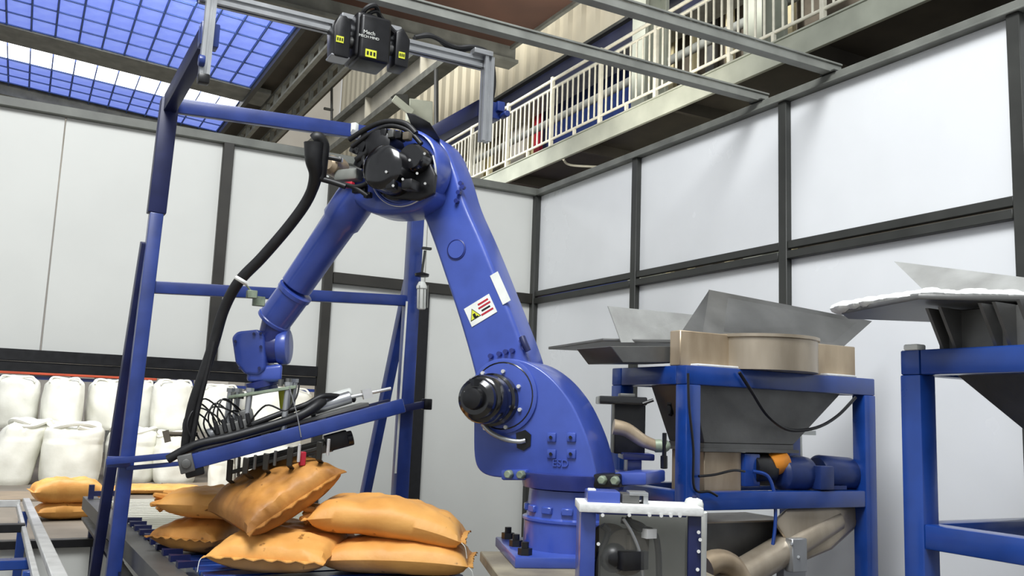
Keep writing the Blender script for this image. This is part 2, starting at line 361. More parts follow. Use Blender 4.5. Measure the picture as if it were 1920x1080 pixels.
# lattice beams beside the skylight
for k, (xx, hh) in enumerate(((4.75, .3), (5.4, .34))):
    lb = thing('lattice_beam', ('grey lattice roof beam next to the blue skylight', 'grey lattice roof beam on the side away from the skylight')[k], 'beam', (xx, 20, 8.7))
    part('chord', MB().span((xx-.05, 14, 8.98), (xx+.05, 29, 9.06)), greysteel, lb)
    part('chord', MB().span((xx-.05, 14, 8.98-hh), (xx+.05, 29, 9.04-hh)), greysteel, lb)
    rm = MB().span((-.045, -.05, -.26), (.045, .05, 0)).mesh('rung', greytrim)
    copies('rung', rm, [T((xx, 14.4+.75*i, 8.98)) for i in range(19)], lb)
dr = thing('drop_rod', 'thin dark drop rod hanging by the far white wall left of the crane girder', 'rod', py(622, 235, 20))
part('rod', MB().cyl(py(622, 240, 20), py(622, 125, 20), .03, seg=10), darkframe, dr)
part('clip', MB().box(py(616, 205, 20), (.22, .06, .05)), darkframe, dr)
bk = thing('wall_bracket', 'grey steel hopper-shaped wall bracket above the robot elbow in the far bay', 'bracket', py(790, 240, 14))
part('plate', MB().prism([py(768, 184, 14), py(812, 190, 14), py(812, 245, 14), py(790, 238, 14), py(768, 222, 14)], (0, .2, 0)).bevel(.01, 1), wkgrey, bk)
part('wedge', MB().prism([py(740, 176, 14), py(765, 177, 14), py(765, 198, 14), py(756, 192, 14)], (0, .2, 0)), darkframe, bk)
part('arm', MB().beam(py(738, 184, 13.9), py(772, 212, 13.9), .05, .12), wkgrey, bk)
part('post', MB().cyl(py(818, 130, 13.9), py(818, 252, 13.9), .04, seg=10), darkframe, bk)
# brown deck overhead with its edge beam
dk = thing('overhead_deck', 'brown underside of a high deck above the cell, edged with a grey beam', 'deck', (2, 9, 6.7))
part('deck_panel', MB().span((-5, 5.6, 7.0), (5.9, 11.3, 7.12)), rust, dk)
part('edge_beam', MB().span((-5, 11.3, 6.75), (6.0, 11.36, 7.1)).span((-5, 11.2, 6.72), (6.0, 11.5, 6.77)).span((-5, 11.2, 7.1), (6.0, 11.5, 7.15)), greytrim, dk)
part('edge_beam', MB().span((5.9, 5.6, 6.95), (5.96, 11.3, 7.14)), greytrim, dk)
part('hanger', MB().span((3.3, 11.5, 6.7), (3.42, 11.6, 9.0)), greysteel, dk)
# ---- walkway outside the right wall
XW = 6.9
wk = thing('walkway', 'raised steel walkway with green-grey side beam and cream railing beyond the right wall', 'walkway', (XW, 9, 5.4))
part('side_beam', MB().span((XW, 2.2, 5.47), (XW+.05, 22, 5.73)).span((XW-.02, 2.2, 5.73), (XW+.1, 22, 5.75)).bevel(.004, 1), wkgrey, wk)
part('side_beam', MB().span((XW+1.2, 2.2, 5.45), (XW+1.25, 22, 5.73)), wkgrey, wk)
for k in range(9):
    y0 = 2.2+2.2*k; part('deck_plate', MB().span((XW+.05, y0+.01, 5.66), (XW+1.2, y0+2.19, 5.69)), wkdark, wk)
    part('joist', MB().span((XW+.05, y0-.03, 5.5), (XW+1.2, y0+.03, 5.66)), wkdark, wk)
part('conduit', MB().tube([(XW+.05, 11.4, 5.47), (XW+.3, 11.6, 5.47), (XW+.7, 11.4, 5.46), (XW+1.2, 11.2, 5.46)], .018, 8), railw, wk)
PY = [13.22+1.42*k for k in range(1, 5)]+[13.22, 11.76, 10.4, 9.11, 7.7, 6.3, 4.9, 3.5]
PY = sorted(PY)
me = MB().span((-.03, -.028, 0), (.03, .028, 1.14)).bevel(.006, 1).mesh('railing_post', railw)
copies('railing_post', me, [T((XW+.03, y, 5.75)) for y in PY], wk)
me = MB().cyl((0, 0, 0), (0, 0, .84), .0145, seg=8).mesh('baluster', railw); L_ = []
for a_, b_ in zip(PY, PY[1:]):
    n = round((b_-a_)/.145)
    for i in range(1, n): L_.append(T((XW+.03, a_+(b_-a_)*i/n, 5.87)))
copies('baluster', me, L_, wk)
for z, r in ((6.84, .026), (6.7, .018), (5.87, .02)):
    part('handrail' if z > 6.8 else 'cross_rail', MB().cyl((XW+.03, 3.4, z), (XW+.03, 19, z), r, seg=12), railw, wk)
me = MB().span((-.02, -.02, 0), (.02, .02, .12)).mesh('rail_foot', railw)
copies('rail_foot', me, [T((XW+.03, (a_+b_)/2, 5.75)) for a_, b_ in zip(PY, PY[1:])], wk)
# ================================================================== BULK BAGS and rack beyond the opening
def bulk_bag(x, y, z, w, h, seed, label, open_top=False, lean=0):
    m = MB(); seg, rings = 48, 26; R = []
    for j in range(rings+1):
        t = j/rings; zz = t*h
        rr = w/2*(.93+.09*math.sin(math.pi*min(1, t*1.08)))
        if t > .86: rr *= 1-.42*((t-.86)/.14)**2
        if t < .06: rr *= .93+.07*t/.06
        ring = []
        for i in range(seg):
            a_ = 2*math.pi*i/seg; c, s_ = math.cos(a_), math.sin(a_); e = 3.2
            q = 1/((abs(c)**e+abs(s_)**e)**(1/e)); q = .55*q+.45
            nz = mnoise.noise(Vector((c*2.2+seed*7, s_*2.2, t*3.5)))*.05+mnoise.noise(Vector((c*7+seed, s_*7, t*2.0)))*.018*(1+3*(t > .8))
            if open_top and t > .7: nz += .07*math.sin(a_*5+seed)*(t-.7)+.05*math.sin(a_*2+seed)
            r = rr*q*(1+nz)
            ring.append(m.bm.verts.new((x+r*c+lean*t*t, y+r*s_, z+zz*(1+.03*math.sin(a_*3+seed)*(t > .8)))))
        R.append(ring)
    for A, B in zip(R, R[1:]):
        for i in range(seg): m.bm.faces.new((A[i], A[(i+1) % seg], B[(i+1) % seg], B[i]))
    m.bm.faces.new(R[0][::-1]); m.bm.faces.new(R[-1])
    o = thing('bulk_bag', label, 'bulk bag', (x, y, z), group='white bulk bags behind the opening')
    part('body', m, bagm, o)
    k = MB()
    if open_top:
        for q in range(3):
            a0 = seed+q*2.1
            k.tube([(x+lean+w*.42*math.cos(a0+.5*i), y+w*.42*math.sin(a0+.5*i), z+h*(.96-.05*math.sin(i*1.1))) for i in range(7)], .045, 8)
        part('collar_fold', k, bagm, o)
    else:
        for sx in (-1, 1):
            for sy in (-1, 1):
                k.tube([(x+sx*w*.36, y+sy*w*.36, z+h*.9), (x+sx*w*.3, y+sy*w*.33, z+h*1.0), (x+sx*w*.12, y+sy*w*.33, z+h*.99), (x+sx*w*.05, y+sy*w*.3, z+h*.93)], .022, 6)
        part('lifting_loop', k, bagm, o, kind='stuff')
    return o
def bagpx(u0, u1, vt, vb, y, seed, label, z=None, **kw):
    a_ = py(u0, vb, y); b_ = py(u1, vb, y); zb = a_.z if z is None else z
    return bulk_bag((a_.x+b_.x)/2, y+.4, zb, b_.x-a_.x, py((u0+u1)/2, vt, y).z-zb, seed, label, **kw)
bagpx(-25, 70, 705, 800, 19.6, 1, 'white bulk bag at the far left of the upper row', z=.98)
bagpx(74, 155, 708, 797, 19.2, 2, 'upright white bulk bag second from the left in the upper row', z=.98)
bagpx(160, 243, 712, 797, 19.6, 3, 'upper white bulk bag third from the left, half behind the blue post', z=.98)
bagpx(247, 288, 714, 797, 20.2, 4, 'narrow upper white bulk bag just right of the blue post', z=.98)
bagpx(284, 366, 713, 800, 19.6, 5, 'upper white bulk bag behind the hanging black hose', z=.98)
bagpx(370, 452, 722, 800, 19.8, 6, 'upper white bulk bag behind the coiled pneumatic hoses', z=.98)
bagpx(456, 590, 728, 802, 20.2, 7, 'upper white bulk bag seen through the gripper posts', z=.98)
bagpx(-30, 62, 788, 897, 18.6, 8, 'slumped open white bulk bag at the far left of the lower row', z=0, open_top=True, lean=.25)
bagpx(72, 190, 795, 897, 18.4, 9, 'wide open-topped white bulk bag in the lower row left of the blue post', z=0, open_top=True)
bagpx(196, 296, 804, 893, 19.2, 10, 'lower white bulk bag directly behind the left blue post', z=0, open_top=True)
bagpx(290, 372, 812, 900, 18.8, 11, 'low white bulk bag in the lower row under the black hose', z=0, open_top=True)
bagpx(398, 446, 852, 906, 17.2, 12, 'small rounded white bulk bag left of the gripped sack', z=0, open_top=True)
bagpx(450, 570, 812, 900, 18.9, 13, 'lower white bulk bag behind the gripper claws', z=0, open_top=True)
rk = thing('pallet_rack', 'storage rack with an orange-red beam and blue uprights behind the bulk bags', 'rack', (1.5, 22, 0))
zo = py(100, 697, 21.9).z
part('beam', MB().span((-3, 21.9, zo-.085), (2.75, 22.0, zo+.09)).bevel(.01, 1), orangerack, rk, 'orange-red beam')
part('beam', MB().span((-3, 22.0, 1.95), (6.5, 22.06, 2.02)), frame_blue, rk)
for x in (-1.2, 1.05, 2.62, 5.2):
    part('upright', MB().span((x-.06, 22.02, 0), (x+.06, 22.12, 2.32)), frame_blue, rk)
for x, c, hh in ((.2, steeldark, .2), (1.5, greysteel, .16), (3.1, frame_navy, .2), (3.9, hallwhite, .24), (4.9, brownshade, .17)):
    part('stored_box', MB().span((x, 22.2, 2.0), (x+.5, 22.6, 2.0+hh)).bevel(.01, 1), c, rk)
# ---- far sacks and board on the hall floor
def sack_mb(L, Wd, H, seed, bend=0.0, puff=.42, twist=0.0, sag=0.0):
    """pillow with flat stitched ends, local coords centred, bottom near z=0"""
    m = MB(); nu, nv = 40, 26; top = []; bot = []
    for i in range(nu+1):
        u = -1+2*i/nu; rt, rb_ = [], []
        for j in range(nv+1):
            v = -1+2*j/nv
            pu = (1-abs(u)**3.2); pv = (1-abs(v)**2.6)
            prof = (max(pu, 0)**puff)*(max(pv, 0)**.5)
            wrk = mnoise.noise(Vector((u*2.3+seed*3.1, v*2.0, seed)))*.2+mnoise.noise(Vector((u*7+seed, v*5, 2)))*.1
            edge = mnoise.noise(Vector((u*5, v*5, seed+9)))
            pin = 1-.05*(1-abs(u)**6)*(abs(v)**4)
            x = u*L/2*(1+.03*abs(v)**3)*(1-.02*edge); y = v*Wd/2*(pin+.0*abs(u)**4)
            # gusset creases near the stitched ends
            cre = .10*math.sin(v*16+seed)*max(0, abs(u)-.55)*prof
            zt = H*.5+H*.5*prof*(1+wrk)+cre*H
            zb = H*.5-H*.5*prof*(1+.3*wrk)
            off = bend*(u*u)*-1+twist*u*v+sag*u
            rt.append(m.bm.verts.new((x, y, zt+off))); rb_.append(m.bm.verts.new((x, y, zb+off)) if 0 < i < nu and 0 < j < nv else rt[-1])
        top.append(rt); bot.append(rb_)
    for G, fl_ in ((top, 0), (bot, 1)):
        for i in range(nu):
            for j in range(nv):
                q = [G[i][j], G[i+1][j], G[i+1][j+1], G[i][j+1]]
                m.bm.faces.new(q[::-1] if fl_ else q)
    ends = []
    for i in (0, nu): ends.append([top[i][j].co.copy() for j in range(nv+1)])
    return m, ends
def sack(label, M_, L=.72, Wd=.44, H=.18, seed=1, group='kraft paper sacks', mat_=None, frill=.025, tuft=None, strings=True, **kw):
    mb, ends = sack_mb(L, Wd, H, seed, **kw)
    o = bpy.data.objects.new('paper_sack', None); COL.objects.link(o); o.matrix_basis = M_; o.empty_display_size = .1
    props(o, label, 'sack', group)
    def put(name, mb_, m_):
        me_ = mb_.mesh(name, m_); q = bpy.data.objects.new(name, me_); COL.objects.link(q); q.parent = o; return q
    put('body', mb, mat_ or kraft)
    for s_, e in zip((-1, 1), ends):
        f = MB(); d = [V(s_*(frill+.012*mnoise.noise(Vector((j*.9, seed, s_)))), 0, .006*math.sin(j*1.7+seed)) for j in range(len(e))]
        th = V(0, 0, .0025)
        for j in range(len(e)-1):
            f.quadbox([e[j]-th, e[j+1]-th, e[j+1]+d[j+1]-th, e[j]+d[j]-th, e[j]+th, e[j+1]+th, e[j+1]+d[j+1]+th, e[j]+d[j]+th])
        put('stitched_edge', f, mat_ or kraft)
    if strings:
        e = ends[1][0]; put('stitch_thread', MB().tube([e, e+V(.02, -.01, -.02), e+V(.03, -.012, -.07)], .002, 6), white)
    if tuft:
        t = MB(); s_ = tuft
        for q in range(11):
            a_ = q/10*2-1; t.tube([(s_*(L/2-.06), a_*Wd*.32, H*.5), (s_*(L/2+.0), a_*Wd*.2, H*.5+.03*math.sin(q*2.4)), (s_*(L/2+.055), a_*Wd*.34, H*.5+.05*math.sin(q*1.3)-.01)],
                                   lambda tt: .03*(1-.6*tt), 7)
        put('gathered_end', t, mat_ or kraft)
    return o
def place(c, xdir, up=(0, 0, 1)):
    x = V(xdir).normalized(); z = V(up); z = (z-x*z.dot(x)).normalized(); y = z.cross(x)
    return Matrix(((x.x, y.x, z.x, c[0]), (x.y, y.y, z.y, c[1]), (x.z, y.z, z.z, c[2]), (0, 0, 0, 1)))
far = 'sacks lying on the hall floor beyond the opening'
for k, (u, z_, L, hh, lab) in enumerate(((126, 0, .74, .23, 'kraft sack at the bottom of the small far pile beyond the opening'),
                                     (122, .2, .84, .34, 'plump kraft sack on top of the small far pile beyond the opening'))):
    c = py(u, 960, 13.6); sack(lab, place((c.x, c.y, z_), (1, .1, 0)), L=L, Wd=.55, H=hh, seed=20+k, group=far, strings=False)
for k, (u, lab) in enumerate(((265, 'flat kraft sack on the hall floor just right of the left blue post'), (325, 'flat kraft sack on the hall floor under the low bulk bags'))):
    c = pz(u, 922, .03); sack(lab, place((c.x, c.y, .0), (1, -.05, 0)), L=.9, Wd=.6, H=.16, seed=30+k, group=far, strings=False)
for k, (u, v, w) in enumerate(((395, 912, 1.6), (20, 930, 2.2))):
    c = pz(u, v, .02)
    solo('plywood_sheet', MB().box((c.x, c.y, .02), (w, 1.3, .035)).bevel(.004, 1), ply, ('brown plywood sheet on the hall floor right of the flat sacks', 'brown plywood sheet on the hall floor at the far left')[k], 'board')
# ================================================================== HOPPERS
def hopper_station(x0, y0, w, d, zt, first):
    """x0,y0 front-left corner of the blue frame (y grows away from camera)"""
    x1, y1 = x0+w, y0+d; leg = .085
    fr = thing('hopper_frame', 'blue welded steel frame under the %s' % ('hopper with the round drum, behind the robot' if first else 'powder-strewn hopper at the right edge'), 'frame', (x0+w/2, y0+d/2, 0), group='blue hopper frames')
    for x in (x0, x1-leg):
        for y in (y0, y1-leg):
            part('leg', MB().span((x, y, 0), (x+leg, y+leg, zt-.09)).bevel(.006), hop_blue, fr)
    for z in (zt, 1.27, .35):
        nm = 'top_beam' if z == zt else 'cross_beam'; h_ = .09 if z == zt else .085; e_ = 0 if z == zt else leg
        for y in (y0, y1-leg): part(nm, MB().span((x0+e_, y+.003, z-h_), (x1-e_, y+leg-.003, z)).bevel(.006), hop_blue, fr)
        for x in (x0, x1-leg): part(nm, MB().span((x+.002, y0+leg, z-h_), (x+leg-.002, y1-leg, z)).bevel(.006), hop_blue, fr)
    g = lambda u, v: py(u, v, y0)
    ho = thing('feed_hopper', ('stainless hopper with round drum collar and flared guard plates on the left blue frame' if first else 'stainless hopper with a powder-covered tray at the right edge of the view'), 'hopper', (x0+w/2, y0+d/2, zt), group='stainless feed hoppers')
    cx, cy = x0+w*.5, y0+d/2
    a_, b_ = .09, .09
    if first: xl, xr, zl = g(1318, 832).x, g(1488, 832).x, g(1400, 832).z
    else: xl, xr, zl = x0+w*.36, x0+w*.6, 1.42
    yl, yr = cy-.14, cy+.14; zt_ = zt-.03; yt = y1-b_
    if first: yl, yr, yt, xl, xr, zl = 3.45, 3.72, 3.78, 2.951, 3.545, 1.495
    m = MB().loft([(x0+a_, y0+b_, zt_), (x1-a_, y0+b_, zt_), (x1-a_, yt, zt_), (x0+a_, yt, zt_)], [(xl, yl, zl), (xr, yl, zl), (xr, yr, zl), (xl, yr, zl)])
    part('cone', m.bevel(.004, 1), steeldark, ho)
    part('outlet_neck', MB().span((xl, yl, zl-.025), (xr, yr, zl)).span((xl-.02, yl-.02, zl-.04), (xr+.02, yr+.02, zl-.025)), steeldark, ho)
    part('feed_box', MB().span((xl+.01, yl+.01, zl-.3), (xl+.25, yr-.01, zl-.04)).bevel(.004, 1), steeltan, ho)
    return fr, ho
X0, Y0, ZH = 2.76, 3.35, 1.86
f1, h1 = hopper_station(X0, Y0, 1.29, .62, ZH, True)
g = lambda u, v, y=Y0+.03: py(u, v, y)
# collar box, drum, guards of the first hopper
part('collar_box', MB().span((g(1283, 650).x, Y0+.06, ZH), (g(1612, 650).x, Y0+.14, ZH+.17)).bevel(.004, 1), steeltan, h1)
dc = V((g(1452, 650).x, Y0+.13, ZH)); 
part('drum', MB().lathe(dc, (0, 0, 1), [(.285, 0), (.285, .155), (.295, .16), (.295, .175), (.275, .175), (.275, .12)], 48), steel, h1)
yb = Y0+.5
TL, TR, BL, BR = py(1330, 543, yb+.1), py(1636, 602, yb-.12), V((g(1290, 618).x+.02, Y0+.1, ZH+.17)), V((g(1606, 640).x, Y0+.12, ZH+.17))
TL = py(1330, 543, Y0+.35); TR = py(1636, 602, Y0+.2); MIDB = V((g(1340, 618).x, Y0+.12, ZH+.17))
part('guard_plate', MB().prism([MIDB, BR, TR, TL], (0, .008, 0)).bevel(.002, 1), steeldark, h1)
part('guard_plate', MB().prism([BL, MIDB, TL], (.006, .004, 0)), steeldark, h1)
ZTr = 1.99
part('side_tray', MB().prism([pz(u, v, ZTr) for u, v in ((1028, 655), (1130, 640), (1282, 643), (1282, 657), (1165, 661))], (0, 0, .016)).bevel(.002, 1), steeldark, h1)
part('tray_support', MB().prism([g(1145, 649, Y0+.16), g(1280, 649, Y0+.16), g(1280, 680, Y0+.16), g(1168, 680, Y0+.16)], (0, .3, 0)).bevel(.003, 1), steeldark, h1)
part('back_guard', MB().prism([g(1140, 574, Y0+.5), g(1300, 590, Y0+.5), g(1285, 642, Y0+.42), g(1165, 642, Y0+.42)], (0, .006, 0)), guardm, h1)
part('spilt_powder', MB().box((X0+.24, Y0+.04, ZH+.006), (.34, .06, .012)).bevel(.004), powder, h1)
part('spilt_powder', MB().box((X0+1.05, Y0+.04, ZH+.006), (.22, .06, .012)).bevel(.004), powder, h1)
# second hopper
X2, Y2, ZH2 = 2.84, 1.12, 1.885
f2, h2 = hopper_station(X2, Y2, 1.27, 1.12, ZH2, False)
k2 = lambda u, v, x=X2+.1: px(u, v, x)
zt2 = ZH2+.15
tr2 = [pz(1578, 588, zt2), pz(1722, 566, zt2), pz(1990, 572, zt2), pz(1990, 545, zt2), pz(1740, 545, zt2)]
tr2 = [pz(u, v, zt2) for u, v in ((1578, 589), (1722, 561), (1990, 567), (1990, 600), (1748, 604), (1590, 598))]
part('side_tray', MB().prism(tr2, (0, 0, .018)).bevel(.002, 1), steeldark, h2)
m = MB(); 
for i in range(300):
    t = random.random(); s_ = random.random(); q = (V(tr2[0]).lerp(tr2[1], t/.45) if t < .45 else V(tr2[1]).lerp(tr2[2], (t-.45)/.55)).lerp(V(tr2[5]).lerp(tr2[3], t), s_*.5+.12)
    m.ball(q+V(0, 0, .028), .02+.035*random.random(), (1, 1, .5), 8)
part('spilt_powder', m, powder, h2, kind='stuff')
part('collar_box', MB().span((X2+.06, Y2+.1, ZH2), (X2+1.1, Y2+1.0, zt2-.01)).bevel(.004, 1), steeldark, h2)
for u in (1782, 1885, 1960):
    q = px(u, 600, X2-.0)
    part('gusset', MB().prism([(X2-.05, q.y, zt2-.01), (X2+.06, q.y, zt2-.01), (X2+.06, q.y, ZH2), (X2+.03, q.y, ZH2)], (0, .012, 0)), steeldark, h2)
    part('gusset', MB().prism([(X2-.05, q.y+.05, zt2-.01), (X2+.06, q.y+.05, zt2-.01), (X2+.06, q.y+.05, ZH2), (X2+.03, q.y+.05, ZH2)], (0, .012, 0)), steeldark, h2)
part('back_guard', MB().prism([px(1676, 490, 3.5), px(1985, 528, 3.5), px(1985, 575, 3.35), px(1748, 560, 3.35)], (.006, 0, .0)), guardm, h2)
part('spilt_powder', MB().box((X2+.02, Y2+1.07, ZH2+.01), (.05, .06, .022)).bevel(.006), white, h2)
# gear motor, chute, screw conveyor, cables under first hopper
gm = thing('gear_motor', 'navy blue gear motor with orange coupling guard lying on the hopper frame cross beam', 'motor', g(1480, 915, Y0+.1))
yc = Y0+.12; q = lambda u, v: py(u, v, yc)
part('gearbox', MB().span(q(1388, 912)+V(0, -.03, 0), q(1418, 850)+V(0, .17, 0)).bevel(.008), hop_blue, gm)
part('bearing_block', MB().cyl(q(1410, 880)+V(0, .03, 0), q(1447, 880)+V(0, .03, 0), .085, seg=28).bevel(.006), black, gm)
part('coupling_guard', MB().cyl(q(1440, 872)+V(0, .0, 0), q(1468, 866), .055, .062, seg=24).bevel(.006), orange, gm, 'orange coupling guard')
part('gear_housing', MB().lathe(q(1458, 888), q(1530, 888)-q(1458, 888), [(.06, 0), (.085, .02), (.09, .1), (.095, .14), (.085, .2)], 28).bevel(.004), motorblue, gm)
part('terminal_box', MB().box(q(1517, 893)+V(0, -.09, 0), (.1, .07, .12)).bevel(.008), motorblue, gm)
mm = q(1530, 885); e_ = q(1598, 890)-mm
part('motor_body', MB().lathe(mm, e_, [(.075, 0), (.09, .02), (.09, e_.length-.04), (.082, e_.length-.01), (.06, e_.length)], 32), motorblue, gm)
part('motor_foot', MB().box(q(1540, 912)+V(0, 0, -.0), (.2, .16, .02)), motorblue, gm)
ch = thing('outlet_chute', 'square stainless outlet chute beneath the cross beam of the drum hopper frame', 'chute', g(1430, 1060, Y0+.3))
part('duct', MB().span(g(1325, 1075, Y0+.14), g(1480, 975, Y0+.14)+V(0, .3, 0)).bevel(.004, 1), steeldark, ch)
part('rim', MB().span(g(1320, 982, Y0+.12), g(1485, 974, Y0+.12)+V(0, .34, 0)), steel, ch)
sc_ = thing('screw_conveyor', 'sloping stainless screw conveyor tube below the blue gear motor', 'conveyor', g(1400, 1075, Y0-.05))
ya = Y0+.02; A_, B_ = py(1395, 1075, ya), py(1560, 975, ya+.1)
part('tube', MB().lathe(A_-(B_-A_)*.25, B_-A_, [(.075, 0), (.075, (B_-A_).length*1.25)], 28), steel, sc_)
part('hood', MB().loft([py(1448, 978, ya+.0), py(1475, 952, ya), py(1606, 945, ya+.05), py(1610, 985, ya+.05), py(1560, 1030, ya), py(1500, 1055, ya)],
                       [py(1448, 978, ya+.22), py(1475, 952, ya+.22), py(1606, 945, ya+.25), py(1610, 985, ya+.25), py(1560, 1030, ya+.22), py(1500, 1055, ya+.22)]).bevel(.03, 3), steel, sc_)
part('clamp_flange', MB().box(py(1493, 1040, ya-.03), (.1, .05, .16)).cyl(py(1484, 1020, ya-.06), py(1484, 1020, ya-.03), .01, seg=8).cyl(py(1497, 1045, ya-.06), py(1497, 1045, ya-.03), .01, seg=8).bevel(.004, 1), alu, sc_)
el = [py(1322, 1062, ya-.05), py(1345, 1052, ya-.05), py(1372, 1062, ya-.05), py(1395, 1100, ya-.05)]
part('elbow', MB().tube(el, .055, 16), steeltan, sc_)
part('support', MB().span(py(1470, 1130, ya), py(1510, 1050, ya)+V(0, .05, 0)), alu, sc_)
pp = thing('pipe_stand', 'slim pale pipe stand against the right wall behind the gear motor', 'pipe', g(1500, 920, Y0+.6))
part('pipe', MB().cyl(py(1503, 1000, Y0+.56), py(1497, 808, Y0+.56), .02, seg=12), white, pp)
part('bracket', MB().span(py(1492, 815, Y0+.54), py(1530, 808, Y0+.54)+V(0, .03, 0)), white, pp)
cb = MB().tube([g(1386, 698, Y0-.02), g(1410, 735, Y0-.02), g(1440, 780, Y0-.0), g(1480, 806, Y0+.02), g(1530, 802, Y0+.0), g(1570, 780, Y0), g(1604, 745, Y0-.01)], .0085, 8)
solo('cable', cb, black, 'thin black cable drooping across the drum hopper cone', 'cable')
solo('cable', MB().tube([q(1395, 882)+V(0, -.06, 0), q(1415, 890)+V(0, -.09, 0), q(1425, 925)+V(0, -.1, 0), q(1426, 980)+V(0, -.1, 0), q(1418, 1040)+V(0, -.1, 0), q(1412, 1100)+V(0, -.1, 0)], .009, 8), hop_blue, 'thin blue cable hanging from the gearbox past the cross beam', 'cable')
solo('cable', MB().tube([g(1310, 893, Y0-.02), g(1340, 890, Y0-.02), g(1375, 882, Y0-.02), g(1396, 884, Y0+.0)], .006, 8), black, 'short thin black cable running to the gearbox', 'cable')
solo('cable', MB().tube([g(1290, 700, Y0-.015), g(1292, 760, Y0-.02), g(1300, 840, Y0-.018), g(1302, 915, Y0-.015), g(1330, 922, Y0-.02), g(1345, 930, Y0-.02)], .006, 8), black, 'black cable tied down the front leg of the drum hopper frame', 'cable')
mold = solo('clamp_tool', MB().box(g(1262, 745, Y0+.3), (.05, .04, .08)).box(g(1258, 768, Y0+.3), (.03, .03, .05)).cyl(g(1256, 780, Y0+.3), g(1266, 735, Y0+.3), .012, seg=8).bevel(.004, 1), black, 'small dark clamp fixed beside the left cone side of the drum hopper', 'clamp')
# ================================================================== CONVEYORS on the left
cv = thing('roller_conveyor', 'roller conveyor with pale rollers and a black toothed side rail left of the sacks', 'conveyor', (1.3, 6.2, 0))
zc = .8
rr = MB().cyl((.74, 0, 0), (2.1, 0, 0), .032, seg=14).mesh('roller', roller)
copies('roller', rr, [T((0, 5.75+.105*i, zc-.035)) for i in range(23)], cv)
x0s, x1s = .60, .72
part('side_rail', MB().prism([(.56, 8.3, zc), (.66, 8.3, zc), (.80, 3.9, zc), (.68, 3.9, zc)], (0, 0, -.012)).prism([(.68, 3.9, zc), (.56, 8.3, zc), (.555, 8.3, zc), (.675, 3.9, zc)], (0, 0, -.1)), steeldark, cv)
part('side_rail', MB().prism([(.54, 8.0, zc-.13), (.60, 8.0, zc-.13), (.66, 3.9, zc-.13), (.60, 3.9, zc-.13)], (0, 0, -.02)), black, cv)
part('side_rail', MB().span((2.1, 5.7, zc-.09), (2.14, 8.2, zc+.02)), hop_blue, cv)
tooth = MB().prism([(0, 0, 0), (.10, .02, 0), (.0, .07, 0)], (0, 0, .03)).mesh('guide_tooth', frame_navy)
copies('guide_tooth', tooth, [T((.67+.14*(7.6-y)/4.4, y, zc+.001)) for y in [4.7+.2*k for k in range(10)]], cv)
for y in (4.1, 6.0, 8.0): part('leg', MB().span((.60, y-.04, 0), (.66, y+.04, zc-.16)).bevel(.005), frame_navy, cv)
for y in (6.0, 8.0): part('leg', MB().span((2.09, y-.04, 0), (2.15, y+.04, zc-.1)).bevel(.005), frame_navy, cv)
part('end_stop', MB().box((.60, 8.1, zc+.05), (.04, .05, .12)).box((.72, 8.1, zc+.04), (.2, .03, .04)), frame_navy, cv)
c2 = thing('transfer_frame', 'bright steel railed transfer frame with blue cross bars at the lower left corner', 'conveyor', (-.2, 5.5, 0))
part('side_rail', MB().prism([(.12, 8.2, .8), (.17, 8.2, .8), (.31, 3.9, .8), (.24, 3.9, .8)], (0, 0, -.04)).bevel(.004, 1), chrome, c2)
part('side_rail', MB().prism([(.075, 8.2, .77), (.10, 8.2, .77), (.20, 3.9, .77), (.17, 3.9, .77)], (0, 0, -.04)).bevel(.004, 1), chrome, c2)
for y, w_, m_, z_ in ((8.05, .03, chrome, .8), (6.75, .05, black, .78), (5.7, .05, hop_blue, .72), (5.0, .03, chrome, .70)):
    part('cross_bar', MB().span((-1.2, y-w_, z_-.05), (.1+(8.2-y)*.02, y+w_, z_)).bevel(.004, 1), m_, c2)
for x, y in ((.14, 5.2), (-.9, 5.2), (.13, 7.8)): part('leg', MB().span((x-.03, y-.03, 0), (x+.03, y+.03, .74)).bevel(.004, 1), hop_blue, c2)
for x in (-.75, -.4): part('slat', MB().span((x, 6.9, .74), (x+.16, 8.0, .76)), greysteel, c2)
# ---- pallet below the near sacks
pl = thing('pallet', 'blue steel pallet under the near pile of kraft sacks', 'pallet', (1.42, 4.65, 0.60))
for k in range(7):
    y = 4.22+.155*k; part('deck_board', MB().span((.86, y, .765), (2.06, y+.12, .79)).bevel(.004, 1), hop_blue, pl)
for x in (.9, 1.42, 1.94): part('runner', MB().span((x, 4.22, .67), (x+.08, 5.28, .765)).bevel(.004, 1), hop_blue, pl)
lt = thing('lift_table', 'dark steel lift table carrying the blue pallet', 'table', (1.45, 4.7, 0))
part('top_plate', MB().span((.84, 4.15, .62), (2.12, 5.35, .67)).bevel(.004, 1), steeldark, lt)
part('column', MB().span((1.1, 4.4, 0), (1.85, 5.1, .62)).bevel(.01), frame_navy, lt)
# ================================================================== SACKS of the near pile
ZS = .79; grp = 'kraft sacks of the near pile on the blue pallet'
def between(a, b, dz=0): return (V(a)+V(b))/2+V(0, 0, dz)
Rt = nrm(CM@np.array((1., 0, 0))); RT = V(Rt[0], Rt[1], 0).normalized(); FW = V(-RT.y, RT.x, 0)
a_, b_ = P(612, 1050, 4.42), P(872, 1040, 4.38)
sack('kraft sack lying bottom right of the near pile', place((lambda c: (c.x, c.y, ZS))(between(a_, b_)+FW*.17), RT), L=.70, Wd=.46, H=.175, seed=3, group=grp, bend=.015, puff=.36)
sack('kraft sack on the right of the near pile, upper of two, drooping to the right', place((lambda c: (c.x, c.y, ZS+.165))(between(P(590, 1000, 4.5), P(858, 990, 4.4))+FW*.17), RT, (.0, 0, 1)), L=.74, Wd=.46, H=.2, seed=4, group=grp, bend=.045, puff=.34, sag=-.04, tuft=-1)
